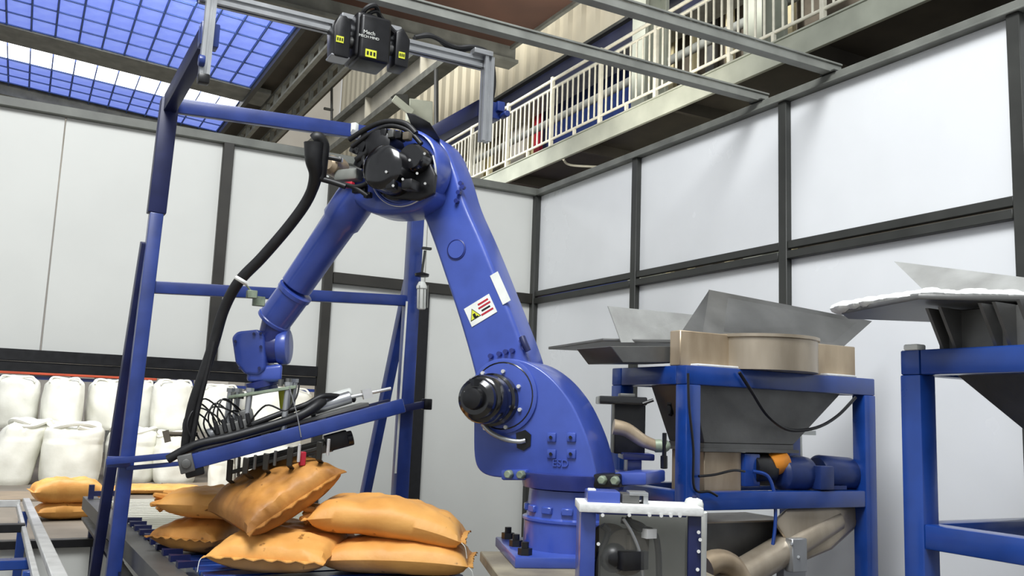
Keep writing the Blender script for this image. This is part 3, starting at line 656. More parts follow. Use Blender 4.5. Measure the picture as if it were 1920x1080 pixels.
a_, b_ = P(400, 1050, 4.38), P(625, 1050, 4.34)
sack('kraft sack at the front left of the near pile, its stitched edge towards us', place((lambda c: (c.x, c.y, ZS+.02))(P(507, 1062, 4.26)+FW*.25), -FW-RT*.12), L=.50, Wd=.60, H=.19, seed=5, group=grp, puff=.36, sag=-.03, mat_=kraft)
a_ = P(378, 1020, 4.85)
sack('kraft sack at the far left of the near pile, lower of two', place((a_.x+.10, a_.y+.16, ZS), RT*.3+FW), L=.6, Wd=.42, H=.19, seed=6, group=grp, mat_=kraft_grimy)
a_ = P(395, 958, 4.85)
sack('kraft sack with a gathered end pointing left, on top at the left of the pile', place((a_.x+.05, a_.y+.05, ZS+.19), RT), L=.52, Wd=.42, H=.165, seed=7, group=grp, tuft=-1, mat_=kraft)
# gripped sack: tilted, stitched edge diagonal from lower left to upper right
A_, B_ = P(468, 1003, 4.28), P(634, 893, 4.56); C_, D_ = P(330, 968, 4.52), P(560, 908, 4.80)
xd = (B_-A_).normalized(); yd = (C_-A_); yd = (yd-xd*yd.dot(xd)); up = xd.cross(yd.normalized())
if up.z < 0: up = -up
C_.z = A_.z-.09; yd = C_-A_; yd = (yd-xd*yd.dot(xd)).normalized(); up = xd.cross(yd)
if up.z < 0: up = -up
cc = (A_+B_)/2+RT*.0+V(0, 0, .02)+yd*.27
Ms = place(cc-up*.10, xd, up)
gs = sack('tilted kraft sack held by the gripper claws, grime and gripper shade in its colour', place(cc-up*.11, yd, up), L=.56, Wd=.56, H=.22, seed=11, group=None, mat_=kraft_stain_shade, puff=.33, strings=True)
# ================================================================== SENSOR PORTAL FRAME
YF = 5.5
pf = thing('portal_frame', 'tall blue steel portal frame standing behind the robot arm and carrying the sensor rail', 'frame', (1.35, YF, 0))
tA, bA = py(297, 210, YF), py(236, 1000, YF); bA = V((.54, YF, 0)); tA = V((.62, YF, 3.36))
tB, bB = V((2.22, YF, 3.42)), V((2.2, YF, 0))
jA = bA.lerp(tA, py(284, 400, YF).z/3.36)
part('post', MB().beam(bA, jA, .075, .085, (0, 1, 0)).bevel(.006), frame_blue, pf)
part('post', MB().beam(jA, tA, .1, .09, (0, 1, 0)).bevel(.006), frame_navy, pf, 'dark navy upper post')
part('post', MB().beam(bB, tB, .09, .09, (0, 1, 0)).bevel(.006), frame_blue, pf)
part('weld_seam', MB().beam(V((2.152, YF-.046, 1.2)), V((2.166, YF-.046, 2.3)), .012, .006, (0, 1, 0)), white, pf)
for z in (2.24, 3.33):
    part('cross_beam', MB().beam((.56 if z < 3 else .62, YF, z), (2.2, YF, z+.07), .05, .07 if z < 3 else .09).bevel(.005), frame_blue, pf)
part('cantilever', MB().beam(tA+V(0, -.02, -.03), (.66, 4.5, 3.42), .07, .11).bevel(.005), frame_navy, pf)
part('cantilever', MB().beam(tB+V(0, -.02, -.03), (2.25, 4.62, 3.38), .07, .1).bevel(.005), frame_navy, pf)
part('brace', MB().beam((.57, YF+.04, 2.5), (.52, YF+1.0, .0), .06, .07).bevel(.005), frame_navy, pf)
b0, b1 = V(2.21, YF+.04, 2.45), px(680, 950, 2.19); b1 = b0.lerp(b1, 2.45/(2.45-b1.z))
part('brace', MB().beam(b0, b1, .06, .07).bevel(.005), frame_blue, pf)
# stub bars with clamps near the bottom
s0, s1 = py(200, 866, YF-.08), py(346, 852, YF-.2)
part('sensor_bar', MB().beam(s0, s1, .03, .035).bevel(.003), frame_blue, pf)
part('sensor_bar', MB().beam(py(238, 878, YF-.06), py(350, 868, YF-.2), .025, .025).bevel(.003), frame_blue, pf)
s0, s1 = py(745, 768, YF-.09), py(802, 757, YF-.09)
part('sensor_bar', MB().beam(s0, s1, .05, .045).bevel(.004), frame_navy, pf)
part('clamp', MB().box(py(800, 758, YF-.1), (.05, .07, .07)).bevel(.006), black, pf)
part('clamp', MB().box(py(222, 866, YF-.06), (.12, .03, .06)).bevel(.006), frame_blue, pf)
# ---- aluminium sensor rail and hangers
sr = thing('sensor_rail', 'aluminium profile rail across the top carrying the black scanner', 'rail', (1.4, 4.5, 3.1))
def profile(p, q, w, parent, name='profile'):
    p, q = V(p), V(q); x, y, d = frame_of(q-p); m = MB()
    for i in (-1, 1):
        for j in (-1, 1): m.beam(p+x*i*w*.32+y*j*w*.32, q+x*i*w*.32+y*j*w*.32, w*.34, w*.34)
    m.beam(p, q, w*.5, w*.5); part(name, m, alu, parent)
profile((.6, 4.5, 3.6), (2.2, 4.5, 3.6), .062, sr)
profile((2.195, 4.47, 3.63), (2.195, 4.47, 3.13), .06, sr, 'hanger')
profile((.655, 4.45, 3.9), (.645, 4.45, 3.17), .05, sr, 'hanger')
ck = part('clamp', MB().box((2.25, 4.52, 3.33), (.09, .1, .1)).box((2.28, 4.5, 3.35), (.05, .12, .06)).bevel(.008), frame_blue, sr)
part('clamp_knob', MB().cyl((2.3, 4.47, 3.3), (2.3, 4.4, 3.3), .02, seg=8).bevel(.004), frame_blue, ck)
ck = part('clamp', MB().box((.66, 4.5, 3.40), (.09, .08, .12)).bevel(.006), frame_blue, sr)
part('clamp_knob', MB().cyl((.61, 4.42, 3.24), (.64, 4.42, 3.24), .03, seg=10).bevel(.006), frame_blue, ck)
part('end_cap', MB().box((.645, 4.45, 3.16), (.056, .056, .05)).bevel(.01), black, sr)
part('corner_plate', MB().box((2.15, 4.46, 3.645), (.12, .06, .03)).bevel(.004), alu, sr)
cbp = [(1.75, 4.5, 3.66), (1.85, 4.5, 3.69), (2.0, 4.51, 3.665), (2.12, 4.5, 3.69), (2.22, 4.5, 3.66), (2.25, 4.49, 3.5), (2.235, 4.5, 3.35)]
part('cable', MB().tube(cbp, .014, 8).tube([V(p)+V(0, .02, .02*math.sin(i*2)) for i, p in enumerate(cbp)], .01, 8), blackrub, sr)
# ---- scanner (three black housings)
sn = thing('depth_scanner', 'black three-part depth scanner with yellow warning labels hanging under the top rail', 'scanner', (1.5, 4.4, 3.4))
def rbox(c, size, bv=.02): return MB().box(c, size).bevel(bv, 3)
ys_ = 4.42; pc = py(692, 84, ys_-.09)
c0 = py(693, 84, ys_); part('main_housing', rbox(c0, (.17, .2, .25), .018), black, sn)
part('housing_back', rbox(c0+V(-.04, .03, .02), (.12, .2, .25), .02), black, sn)
c1 = py(634, 78, ys_); part('camera_housing', MB().prism([c1+V(-.035, -.06, -.1), c1+V(.05, -.06, -.1), c1+V(.05, -.06, .09), c1+V(.02, -.06, .13), c1+V(-.02, -.06, .12), c1+V(-.045, -.06, .06)], (0, .13, 0)).bevel(.012, 2), black, sn)
c2_ = py(747, 98, ys_); part('camera_housing', MB().prism([c2_+V(-.04, -.06, -.1), c2_+V(.04, -.06, -.1), c2_+V(.045, -.06, .06), c2_+V(.0, -.06, .12), c2_+V(-.04, -.06, .09)], (0, .13, 0)).bevel(.012, 2), black, sn)
part('joint', MB().cyl(c1, c0, .03, seg=16).cyl(c0, c2_, .03, seg=16), steeldark, sn)
part('mounting_plate', MB().box(py(695, 45, 4.48), (.34, .06, .03)).box(py(640, 112, 4.42)+V(-.02, 0, 0), (.1, .1, .012)).bevel(.004, 1), alu, sn)
for c, (w_, h_), dy in ((py(695, 101, ys_-.1), (.06, .042), -.103), (py(637, 74, ys_-.06), (.04, .035), -.063), (py(753, 104, ys_-.06), (.035, .035), -.063)):
    wl_ = part('warning_label', MB().box((c.x, ys_+dy, c.z), (w_, .003, h_)), yellowl, sn, 'yellow warning label')
    for k in range(3):
        part('label_mark', MB().box((c.x-w_*.3+w_*.3*k, ys_+dy-.003, c.z), (w_*.16, .002, h_*.45)), black, wl_)
hose = [c0+V(-.06, .0, .12), c0+V(-.05, -.04, .17), c0+V(.0, -.05, .2), c0+V(.05, .0, .17), c0+V(.12, .02, .13), c0+V(.16, .02, .1)]
part('cable', MB().tube(hose, .014, 8).tube([p+V(.02, .02, -.02) for p in hose], .011, 8), blackrub, sn)

def text_mesh(body, size, M_, m_, parent, name, ext=.001, align='CENTER'):
    cu = bpy.data.curves.new(name, 'FONT'); cu.body = body; cu.size = size; cu.extrude = ext; cu.align_x = align; cu.align_y = 'CENTER'
    to = bpy.data.objects.new(name, cu); COL.objects.link(to)
    bpy.context.view_layer.update(); me_ = bpy.data.meshes.new_from_object(to.evaluated_get(bpy.context.evaluated_depsgraph_get()))
    bpy.data.objects.remove(to); me_.transform(world_of(parent).inverted()@M_); me_.materials.clear(); me_.materials.append(m_)
    o_ = bpy.data.objects.new(name, me_); COL.objects.link(o_); o_.parent = parent; return o_
def facing(c, right, upv):
    x = V(right).normalized(); y = V(upv); y = (y-x*y.dot(x)).normalized(); z = x.cross(y)
    return Matrix(((x.x, y.x, z.x, c[0]), (x.y, y.y, z.y, c[1]), (x.z, y.z, z.z, c[2]), (0, 0, 0, 1)))
lc = py(692, 66, ys_-.1)
for k, (t_, w_) in enumerate((('Mech', .03), ('MECH MIND', .02))):
    text_mesh(t_, w_, facing((lc.x, ys_-.102, lc.z+.012-.024*k), (1, 0, 0), (0, 0, 1)), white, sn, 'lettering')
# ---- hanging signal lamp on the right post
sl = thing('signal_lamp', 'white ribbed signal lamp with a dark disc cap hanging before the right blue post', 'lamp', py(791, 580, 5.38))
q = lambda u, v: py(u, v, 5.38)
part('cap_disc', MB().lathe(q(791, 516), (0, 0, 1), [(.012, -.01), (.045, -.008), (.048, .008), (.012, .02)], 24), black, sl)
part('lamp_body', MB().lathe(q(790, 580), q(791, 520)-q(790, 580), [(.024, 0), (.03, .01), (.03, .13), (.035, .135), (.035, .15), (.02, .18)], 24), white, sl)
for k in range(3): part('rib', MB().cyl(q(782+8*k, 578)+V(0, -.031, 0), q(783+8*k, 536)+V(0, -.031, 0), .003, seg=6), greysteel, sl)
part('stem', MB().cyl(q(791, 512), q(797, 470), .009, seg=8).box(q(800, 466), (.06, .03, .015)), darkframe, sl)
# ================================================================== ROBOT
th = math.radians(25); an = math.radians(28.5)
toC = V(-math.sin(an), -math.cos(an), 0); LE = V(-math.cos(an), math.sin(an), 0)
AX = (math.cos(th)*toC+math.sin(th)*LE).normalized(); H_ = (math.cos(th)*LE-math.sin(th)*toC).normalized()
J2 = P(948, 745, 4.1); Z1 = V(0, 0, 1)
def R_(u, v, t=0.): return on(u, v, J2+AX*t, AX)
base = J2-H_*.285-AX*.14; base.z = .985
rob = thing('industrial_robot', 'large blue articulated industrial robot arm with black joint motors, lifting a sack', 'robot', base, math.atan2(H_.y, H_.x))
# rotating base casting
out = catmull([R_(*p) for p in ((888, 722), (903, 690), (938, 673), (985, 678), (1030, 706), (1068, 752), (1096, 810), (1112, 862), (1119, 902))], 5)
low = [R_(1119, 906), R_(1050, 902), R_(985, 897)]+catmull([R_(*p) for p in ((975, 896), (925, 894), (899, 882), (889, 855), (888, 800))], 4)
part('swing_casting', MB().prism(out+low, -AX*.27).bevel(.028, 4, 40), robot_blue, rob)
rim = MB(); c_ = R_(944, 742, .0)
part('joint_recess', MB().lathe(c_, AX, [(.158, -.01), (.158, .012), (.15, .016), (.14, .008)], 40), blackgloss, rob)
part('joint_ring', MB().lathe(c_, AX, [(.158, -.01), (.17, -.008), (.17, .01), (.158, .014)], 44), robot_blue, rob)
# shoulder motor
c_ = R_(930, 750, .0)
part('shoulder_motor', MB().lathe(c_, AX, [(.12, 0), (.12, .05), (.11, .06), (.108, .15), (.1, .165), (.09, .17), (.088, .2), (.07, .215)], 32), blackgloss, rob)
part('motor_cap', MB().lathe(c_+AX*.215, AX, [(.05, 0), (.045, .03), (.03, .035)], 24).box(c_+AX*.2+V(0, 0, .07), (.05, .05, .03)), black, rob)
m = MB()
for k in range(8):
    a_ = k*math.pi/4+.3; m.cyl(c_+H_*.136*math.cos(a_)+Z1*.136*math.sin(a_)+AX*.01, c_+H_*.136*math.cos(a_)+Z1*.136*math.sin(a_)+AX*.026, .009, seg=8)
part('bolts', m, chrome, rob, kind='stuff')
part('motor_plate', MB().box(c_+AX*.225+H_*.03+Z1*.02, (.03, .006, .02), (H_, AX, Z1)), white, rob)
# slot with bright tongue
part('slot', MB().prism([R_(u, v, .002) for u, v in ((968, 812), (985, 806), (996, 815), (995, 836), (982, 845), (970, 840))], AX*.004), black, rob)
part('tongue', MB().tube([R_(905, 795, .03), R_(922, 812, .035), R_(948, 824, .03), R_(972, 828, .02), R_(985, 826, .01)], .011, 10), alu, rob, 'bright steel tongue')
for u, v in ((1035, 820), (1072, 820), (1035, 851), (1072, 851)):
    c_ = R_(u, v, 0); bs_ = part('boss', MB().box(c_+AX*.004, (.042, .014, .04), (H_, AX, Z1)).bevel(.005).cyl(c_+AX*.008, c_+AX*.016, .008, seg=10), robot_blue, rob)
    part('boss_hole', MB().cyl(c_+AX*.011, c_+AX*.018, .0075, seg=10), black, bs_)
text_mesh('ESD', .045, facing(R_(1051, 869, .002), -H_, Z1), robot_blue, rob, 'raised_lettering', .004)
# lower wings with bolts
def wing(us, v0, v1, t0, t1, parent=rob):
    return MB().quadbox([R_(us[0], v1, 0)+AX*t0, R_(us[1], v1, 0)+AX*t0, R_(us[1], v1, 0)+AX*t1, R_(us[0], v1, 0)+AX*t1, R_(us[0], v0, 0)+AX*t0, R_(us[1], v0, 0)+AX*t0, R_(us[1], v0, 0)+AX*t1, R_(us[0], v0, 0)+AX*t1])
part('mounting_wing', wing((944, 992), 880, 900, .03, -.06).bevel(.01), robot_blue, rob)
part('mounting_wing', wing((1116, 1166), 888, 914, .03, -.1).bevel(.01), black, rob)
part('mounting_wing', wing((1150, 1212), 886, 910, .0, -.3).bevel(.01), robot_blue, rob)
for u, v in ((956, 889), (979, 890), (1131, 900), (1155, 901)):
    c_ = R_(u, v, .03); part('bolt_head', MB().cyl(c_, c_+AX*.03, .022, .018, seg=6).bevel(.003, 1), greenst, rob)
# base column
bc = V(base.x, base.y, 0)
zc_ = lambda v: R_(1050, v, -.14).z
part('swing_column', MB().lathe(bc, Z1, [(.225, zc_(912)), (.235, zc_(890)), (.235, zc_(885))], 48), robot_dark, rob)
part('base_column', MB().lathe(bc, Z1, [(.215, .99), (.215, zc_(974)), (.222, zc_(971)), (.222, zc_(967)), (.205, zc_(964)), (.198, zc_(935)), (.195, zc_(915)), (.17, zc_(912))], 56), robot_blue, rob)
m = MB()
for k in range(14):
    a_ = k*2*math.pi/14; d = V(math.cos(a_), math.sin(a_), 0); m.box(bc+d*.206+Z1*zc_(950), (.05, .02, .03), (V(-d.y, d.x, 0), d, Z1))
part('ring_lugs', m.bevel(.004, 1), robot_blue, rob, kind='stuff')
bd = [P(937, 1038, 3.75), P(1082, 1062, 3.45)]
part('base_plate', MB().box(bc+Z1*1.0, (.60, .60, .045), (V(.94, -.34, 0), V(.34, .94, 0), Z1)).bevel(.006), robot_blue, rob)
for dx, dy in ((-.25, -.24), (-.25, .0), (-.25, .24), (.0, -.26)):
    c_ = bc+V(.94, -.34, 0)*dx+V(.34, .94, 0)*dy; part('anchor_bolt', MB().cyl(c_+Z1*1.02, c_+Z1*1.05, .03, seg=6).cyl(c_+Z1*1.05, c_+Z1*1.075, .016, seg=8), black, rob)
# rear connector box and hose stub of the robot
def RB(u, v, d): return P(u, v, d)
e1, e2 = -LE, -toC
def ibox(u0, v0, u1, v1, d, dep, bv=.006):
    a_, b_ = P(u0, v1, d), P(u1, v0, d); X_ = V(e1); c = (a_+b_)/2+e2*dep/2; w = abs((b_-a_).dot(X_)); h = abs(b_.z-a_.z)
    return MB().box(c, (w, dep, h), (X_, V(e2), Z1)).bevel(bv)
part('connector_box', ibox(1150, 752, 1212, 850, 4.25, .14), black, rob)
part('connector_lid', ibox(1124, 745, 1214, 757, 4.2, .2), blackgloss, rob)
part('connector_cap', ibox(1162, 738, 1192, 746, 4.25, .08), steeldark, rob)
part('connector_lever', MB().cyl(P(1205, 757, 4.2), P(1225, 750, 4.2), .008, seg=8), black, rob)
part('rear_bracket', ibox(1168, 852, 1228, 862, 4.15, .2), robot_dark, rob)
part('rear_bracket', ibox(1176, 862, 1204, 890, 4.2, .14), robot_blue, rob)
part('rear_bracket', ibox(1160, 888, 1240, 905, 4.1, .2), robot_dark, rob)
part('air_hose', MB().tube([P(1150, 800, 4.1), P(1175, 806, 4.1), P(1205, 826, 4.1), P(1230, 836, 4.1)], lambda t: .036-.01*t, 14), steeltan, rob, 'grey-beige hose stub')
part('valve', MB().ball(P(1246, 836, 4.1), .028).cyl(P(1228, 836, 4.1), P(1240, 836, 4.1), .03, seg=14), greenst, rob)
part('valve_handle', MB().cyl(P(1246, 812, 4.08), P(1245, 876, 4.08), .01, seg=8).cyl(P(1245, 855, 4.08), P(1245, 878, 4.08), .016, seg=8), black, rob)
# upper arm (behind the casting)
TA = -.10
oa = catmull([R_(*p, TA) for p in ((712, 300), (735, 262), (780, 244), (825, 262), (852, 315), (872, 380), (905, 455), (945, 555), (985, 660), (1000, 720))], 4)
ob = catmull([R_(*p, TA) for p in ((985, 770), (940, 790), (900, 770), (888, 700), (860, 600), (832, 515), (806, 440), (785, 395), (745, 365), (718, 335))], 4)
part('upper_arm', MB().prism(oa+ob, -AX*.2).bevel(.045, 5, 40), robot_blue, rob)
# fins and plate on the arm
c_ = R_(856, 468, TA); part('cover_disc', MB().lathe(c_, AX, [(.052, 0), (.052, .004), (.047, .006), (.046, .003)], 32), robot_dark, rob)
part('cover_disc', MB().lathe(c_+AX*.002, AX, [(.046, 0), (.044, .005)], 32), robot_blue, rob)
m = MB()
for u, v in ((922, 668), (938, 664), (950, 660), (962, 658), (985, 652), (980, 640), (866, 345), (862, 362), (858, 378), (870, 352)): 
    c_ = R_(u, v, TA); m.cyl(c_, c_+AX*.02, .012, seg=8)
part('bolts', m, robot_dark, rob, kind='stuff')
part('hook_lug', MB().tube([R_(979, 632, TA+.01), R_(984, 645, TA+.014), R_(990, 658, TA+.01)], .016, 10), frame_navy, rob)
def sticker(cu, cv, w, h, t, rot, lines):
    c = R_(cu, cv, t); ca, sa = math.cos(rot), math.sin(rot); x = (-H_*ca+Z1*sa); y = (H_*sa+Z1*ca)
    M_ = facing(c, x, y); Xv, Yv, Nv = V(x), V(y), V(AX)
    rob_ = part('warning_sticker', MB().box(c+Nv*.001, (w, h, .002), (Xv, Yv, Nv)), white, rob, 'white warning sticker')
    tc_ = c-Xv*w*.25
    def tri(s_, off): return [tc_+Xv*math.cos(a_)*s_+Yv*(math.sin(a_)*s_-.006)+Nv*off for a_ in (math.pi/2, math.pi*7/6, math.pi*11/6)]
    part('warning_triangle', MB().prism(tri(.036, .002), Nv*.001), black, rob_)
    part('warning_triangle', MB().prism(tri(.030, .003), Nv*.001), yellowl, rob_, 'yellow hazard triangle')
    part('hazard_symbol', MB().box(tc_+Nv*.0045-Yv*.008, (.014, .02, .001), (Xv, Yv, Nv)).box(tc_+Nv*.0045-Yv*.018+Xv*.006, (.022, .006, .001), (Xv, Yv, Nv)), black, rob_)
    for k, (ln, rd) in enumerate(lines):
        part('printed_line', MB().box(c+Nv*.0025+Xv*(w*.2)+Yv*(h*.3-k*.018), (ln, .009, .001), (Xv, Yv, Nv)), redp if rd else black, rob_)
sticker(901, 582, .15, .1, TA+.001, .5, ((.06, 1), (.07, 1), (.05, 0), (.07, 1)))
dd = (R_(968, 575, TA+.002)-R_(938, 508, TA+.002)).normalized(); part('warning_sticker', MB().box(R_(938, 540, TA+.002), (.16, .045, .003), (dd, dd.cross(AX), AX)), white, rob, 'narrow white warning sticker near the arm edge')
# elbow housing
c3 = R_(768, 320, 0.0)
part('elbow_housing', MB().lathe(c3-AX*.1, AX, [(.17, 0), (.192, .02), (.197, .06), (.197, .15), (.19, .16), (.183, .163), (.178, .15), (.1, .145)], 56), robot_blue, rob)
ho = catmull([R_(*p, .03) for p in ((642, 338), (668, 318), (716, 300), (780, 312), (812, 360), (780, 392), (730, 402), (688, 396), (655, 372))], 5, True)
part('forearm_casting', MB().prism(ho, -AX*.2).bevel(.03, 4, 40), robot_blue, rob)
# forearm tubes
fa = lambda u, v: R_(u, v, -.06)
p0, p1, p2, p3 = fa(682, 352), fa(655, 396), fa(618, 450), fa(556, 536)
D_ = (p3-p0); Ln = D_.length; dn = D_.normalized()
part('forearm_tube', MB().lathe(p0, D_, [(.06, -.04), (.10, 0), (.105, .1), (.104, Ln*.33), (.092, Ln*.36), (.088, Ln*.6), (.084, Ln), (.07, Ln+.01)], 40), robot_blue, rob)
ca, cb_ = fa(553, 548), fa(514, 601); d2 = cb_-ca; l2 = d2.length
part('forearm_collar', MB().lathe(ca, d2, [(.085, -.015), (.096, -.01), (.096, .012), (.09, .016), (.09, l2-.015), (.095, l2-.01), (.095, l2+.005), (.08, l2+.012)], 40), robot_blue, rob)
na, nb = fa(520, 595), fa(503, 652)
part('wrist_neck', MB().lathe(na, nb-na, [(.075, 0), (.07, .08), (.066, (nb-na).length)], 32), robot_dark, rob)
wd = 4.80
wpt = [P(u, v, wd-.10) for u, v in ((433, 632), (443, 621), (484, 617), (494, 630), (497, 668), (497, 692), (484, 704), (458, 702), (440, 680))]
part('wrist_fork', MB().prism(wpt, -toC*.2).bevel(.018, 3, 25), robot_blue, rob)
part('wrist_hub', MB().cyl(P(480, 652, wd), P(540, 650, wd), .085, seg=36).bevel(.012), robot_dark, rob)
part('wrist_disc', MB().cyl(P(522, 650, wd), P(543, 650, wd), .096, seg=36).bevel(.014), robot_blue, rob)
part('wrist_block', MB().loft([P(465, 690, wd-.08), P(530, 682, wd-.08), P(530, 682, wd+.08), P(465, 690, wd+.08)], [P(462, 716, wd-.09), P(528, 716, wd-.09), P(528, 716, wd+.09), P(462, 716, wd+.09)]).bevel(.02, 3), robot_blue, rob)
part('tool_flange', MB().lathe(P(492, 712, wd), P(498, 738, wd)-P(492, 712, wd), [(.09, 0), (.088, .035), (.07, .04), (.07, .07)], 36), robot_dark, rob)
m = MB()
for u, v in ((441, 640), (476, 626), (489, 650), (450, 690), (486, 690), (489, 625)): m.cyl(P(u, v, wd-.10), P(u, v, wd-.115), .008, seg=8)
part('bolts', m, frame_navy, rob, kind='stuff')
# elbow motors and fittings
def rl(u, v, t0, prof, seg=32): return MB().lathe(R_(u, v, t0), AX, prof, seg)
part('elbow_motor', rl(752, 330, .04, [(.13, 0), (.13, .03), (.115, .04), (.11, .17), (.095, .185), (.06, .19)]), blackgloss, rob)
part('elbow_motor', rl(792, 305, .04, [(.07, 0), (.07, .10), (.06, .115)]), blackgloss, rob)
part('elbow_motor', rl(735, 283, .04, [(.075, 0), (.07, .13), (.05, .14)]), black, rob)
part('motor_base', MB().prism([R_(*p, .05) for p in ((718, 350), (808, 300), (822, 330), (818, 366), (790, 378), (735, 375))], AX*.03).bevel(.01), black, rob)
part('motor_connector', MB().box(R_(770, 348, .16), (.06, .08, .05), (H_, AX, Z1)).box(R_(735, 345, .2), (.05, .04, .06), (H_, AX, Z1)).bevel(.008), black, rob)
m = MB()
for u, v, t in ((727, 303, .2), (724, 322, .23), (782, 325, .2), (797, 344, .1), (737, 348, .23), (796, 288, .16), (768, 300, .2), (755, 336, .23), (722, 281, .18)):
    m.cyl(R_(u, v, t), R_(u, v, t+.012), .0065, seg=8)
part('bolts', m, chrome, rob, kind='stuff')
part('name_plate', MB().box(R_(729, 305, .225), (.03, .004, .02), (H_, AX, Z1)), white, rob)
part('shiny_edge', MB().tube([R_(795, 372, .062), R_(813, 355, .062), (R_(817, 320, .062)), R_(812, 292, .062)], .006, 8), alu, rob)
part('ring_line', MB().tube([c3+AX*.052+(H_*math.cos(a_)+Z1*math.sin(a_))*.193 for a_ in [math.pi*(1.0+.05*k)+.5 for k in range(0, 22)]], .004, 6), chrome, rob, 'worn bright rim of the elbow')
# bracket plates and small fittings on the left of the elbow
part('cable_plate', MB().prism([R_(*p, .05) for p in ((702, 285), (716, 262), (718, 300), (702, 330), (694, 335), (690, 318))], AX*.01), alu, rob)
part('valve_body', rl(640, 318, .0, [(.05, 0), (.055, .02), (.05, .1), (.03, .12)]), steeltan, rob)
part('valve_body', MB().box(R_(655, 330, .05), (.14, .08, .06), (H_, AX, Z1)).box(R_(622, 312, .06), (.07, .06, .09), (H_, AX, Z1)).bevel(.012), greysteel, rob)
part('fitting', MB().box(R_(655, 347, .1), (.05, .03, .03), (H_, AX, Z1)).bevel(.006), redp, rob, 'red fitting')
part('fitting', MB().box(R_(675, 355, .09), (.08, .03, .04), (H_, AX, Z1)).box(R_(690, 366, .08), (.04, .03, .03), (H_, AX, Z1)).bevel(.006), black, rob)
part('fitting', MB().box(R_(636, 300, .1), (.03, .03, .025), (H_, AX, Z1)).bevel(.004), chrome, rob)
for k, (u, v, w_, h_) in enumerate(((683, 268, .05, .11), (668, 282, .06, .04), (678, 300, .05, .08), (672, 252, .07, .03), (693, 262, .05, .05), (700, 275, .03, .06))):
    part('connector', MB().box(R_(u, v, .1), (w_, .04, h_), ((H_*math.cos(.4)+Z1*math.sin(.4)), AX, (Z1*math.cos(.4)-H_*math.sin(.4)))).bevel(.006), (black, blackgloss, black, alu, blackrub, black)[k], rob)
part('connector', MB().box(R_(665, 240, .06), (.03, .03, .05), (H_, AX, Z1)).bevel(.004), white, rob)
def rt(pts, r, t=.12): return MB().tube([R_(p[0], p[1], p[2] if len(p) > 2 else t) for p in pts], r, 10)
for pts, r in ((((655, 262), (690, 240), (725, 228), (760, 232), (780, 250)), .014), (((660, 275), (695, 250), (730, 236), (765, 245), (790, 270)), .012), (((668, 300), (690, 285), (710, 262), (735, 250), (758, 262)), .016),
               (((645, 345), (668, 350), (690, 340), (702, 305), (715, 285)), .011), (((610, 335), (640, 345), (665, 352), (690, 368)), .011), (((690, 280), (682, 300), (690, 320), (684, 335)), .014), (((720, 300), (745, 285), (770, 290), (790, 310)), .013)):
    part('hose', rt(pts, r), blackrub, rob)
for k in range(4):
    part('connector', MB().box(R_(722+14*k, 250+2*k, .16), (.035, .04, .04), (H_, AX, Z1)).bevel(.006), (black, steeldark, black, brownshade)[k], rob)
# black guard flap above the elbow
part('guard_flap', MB().loft([R_(762, 211, .05), R_(778, 214, .05), R_(806, 230, .05), R_(826, 262, .0), R_(800, 262, .0), R_(772, 238, .05)], [R_(762, 211, .04), R_(778, 214, .03), R_(806, 230, -.14), R_(826, 262, -.2), R_(800, 262, -.2), R_(772, 238, .0)]).bevel(.006), black, rob)
part('lifting_lug', MB().prism([R_(*p, .0) for p in ((770, 262), (778, 244), (792, 244), (804, 262))], -AX*.06).bevel(.008), robot_blue, rob)
# main hose bundle down to the gripper
hp = [R_(700, 300, .1), R_(660, 296, .16), R_(625, 292, .18), R_(597, 272, .18), R_(590, 300, .18), R_(595, 335, .16)]
dn_ = [P(589, 268, 4.42), P(588, 300, 4.42), P(592, 330, 4.45), P(578, 372, 4.5), P(545, 420, 4.52), P(492, 482, 4.54), P(448, 528, 4.56), P(420, 580, 4.58), P(402, 640, 4.58), P(382, 700, 4.56), P(362, 760, 4.55), P(352, 815, 4.55), P(349, 848, 4.55)]
hb = thing('hose_bundle', 'thick black hose bundle curving from the robot elbow down to the gripper', 'hose', dn_[-1])
part('sleeve', MB().tube(dn_, lambda t: .05-.022*min(1, t*4.5) if t < .3 else .028, 14), blackrub, hb)
part('sleeve_end', MB().tube([P(589, 262, 4.42), P(596, 258, 4.42), P(606, 272, 4.44), P(604, 300, 4.45), P(600, 335, 4.46)], .03, 12), blackrub, hb)
part('sleeve_end', MB().tube([P(600, 335, 4.45), P(625, 342, 4.46), P(648, 350, 4.46)], .014, 10), blackrub, hb)
part('sleeve_end', MB().tube([P(600, 292, 4.45), P(620, 296, 4.46), P(640, 300, 4.46)], .012, 8), blackrub, hb)
part('cable_tie', MB().tube([P(442, 520, 4.50), P(454, 527, 4.50), P(462, 532, 4.52)], .011, 8), white, hb)
part('hose', MB().tube([P(402, 640, 4.56), P(388, 700, 4.54), P(372, 765, 4.53), P(362, 820, 4.52), P(358, 845, 4.52)], .012, 8), blackrub, hb)
part('hose_clamp', MB().tube([P(455, 527, 4.53), P(470, 545, 4.56), P(478, 560, 4.6)], .006, 6).box(P(472, 552, 4.57), (.05, .04, .04)).box(P(485, 565, 4.62), (.06, .03, .05)).bevel(.005, 1), greenst, hb)
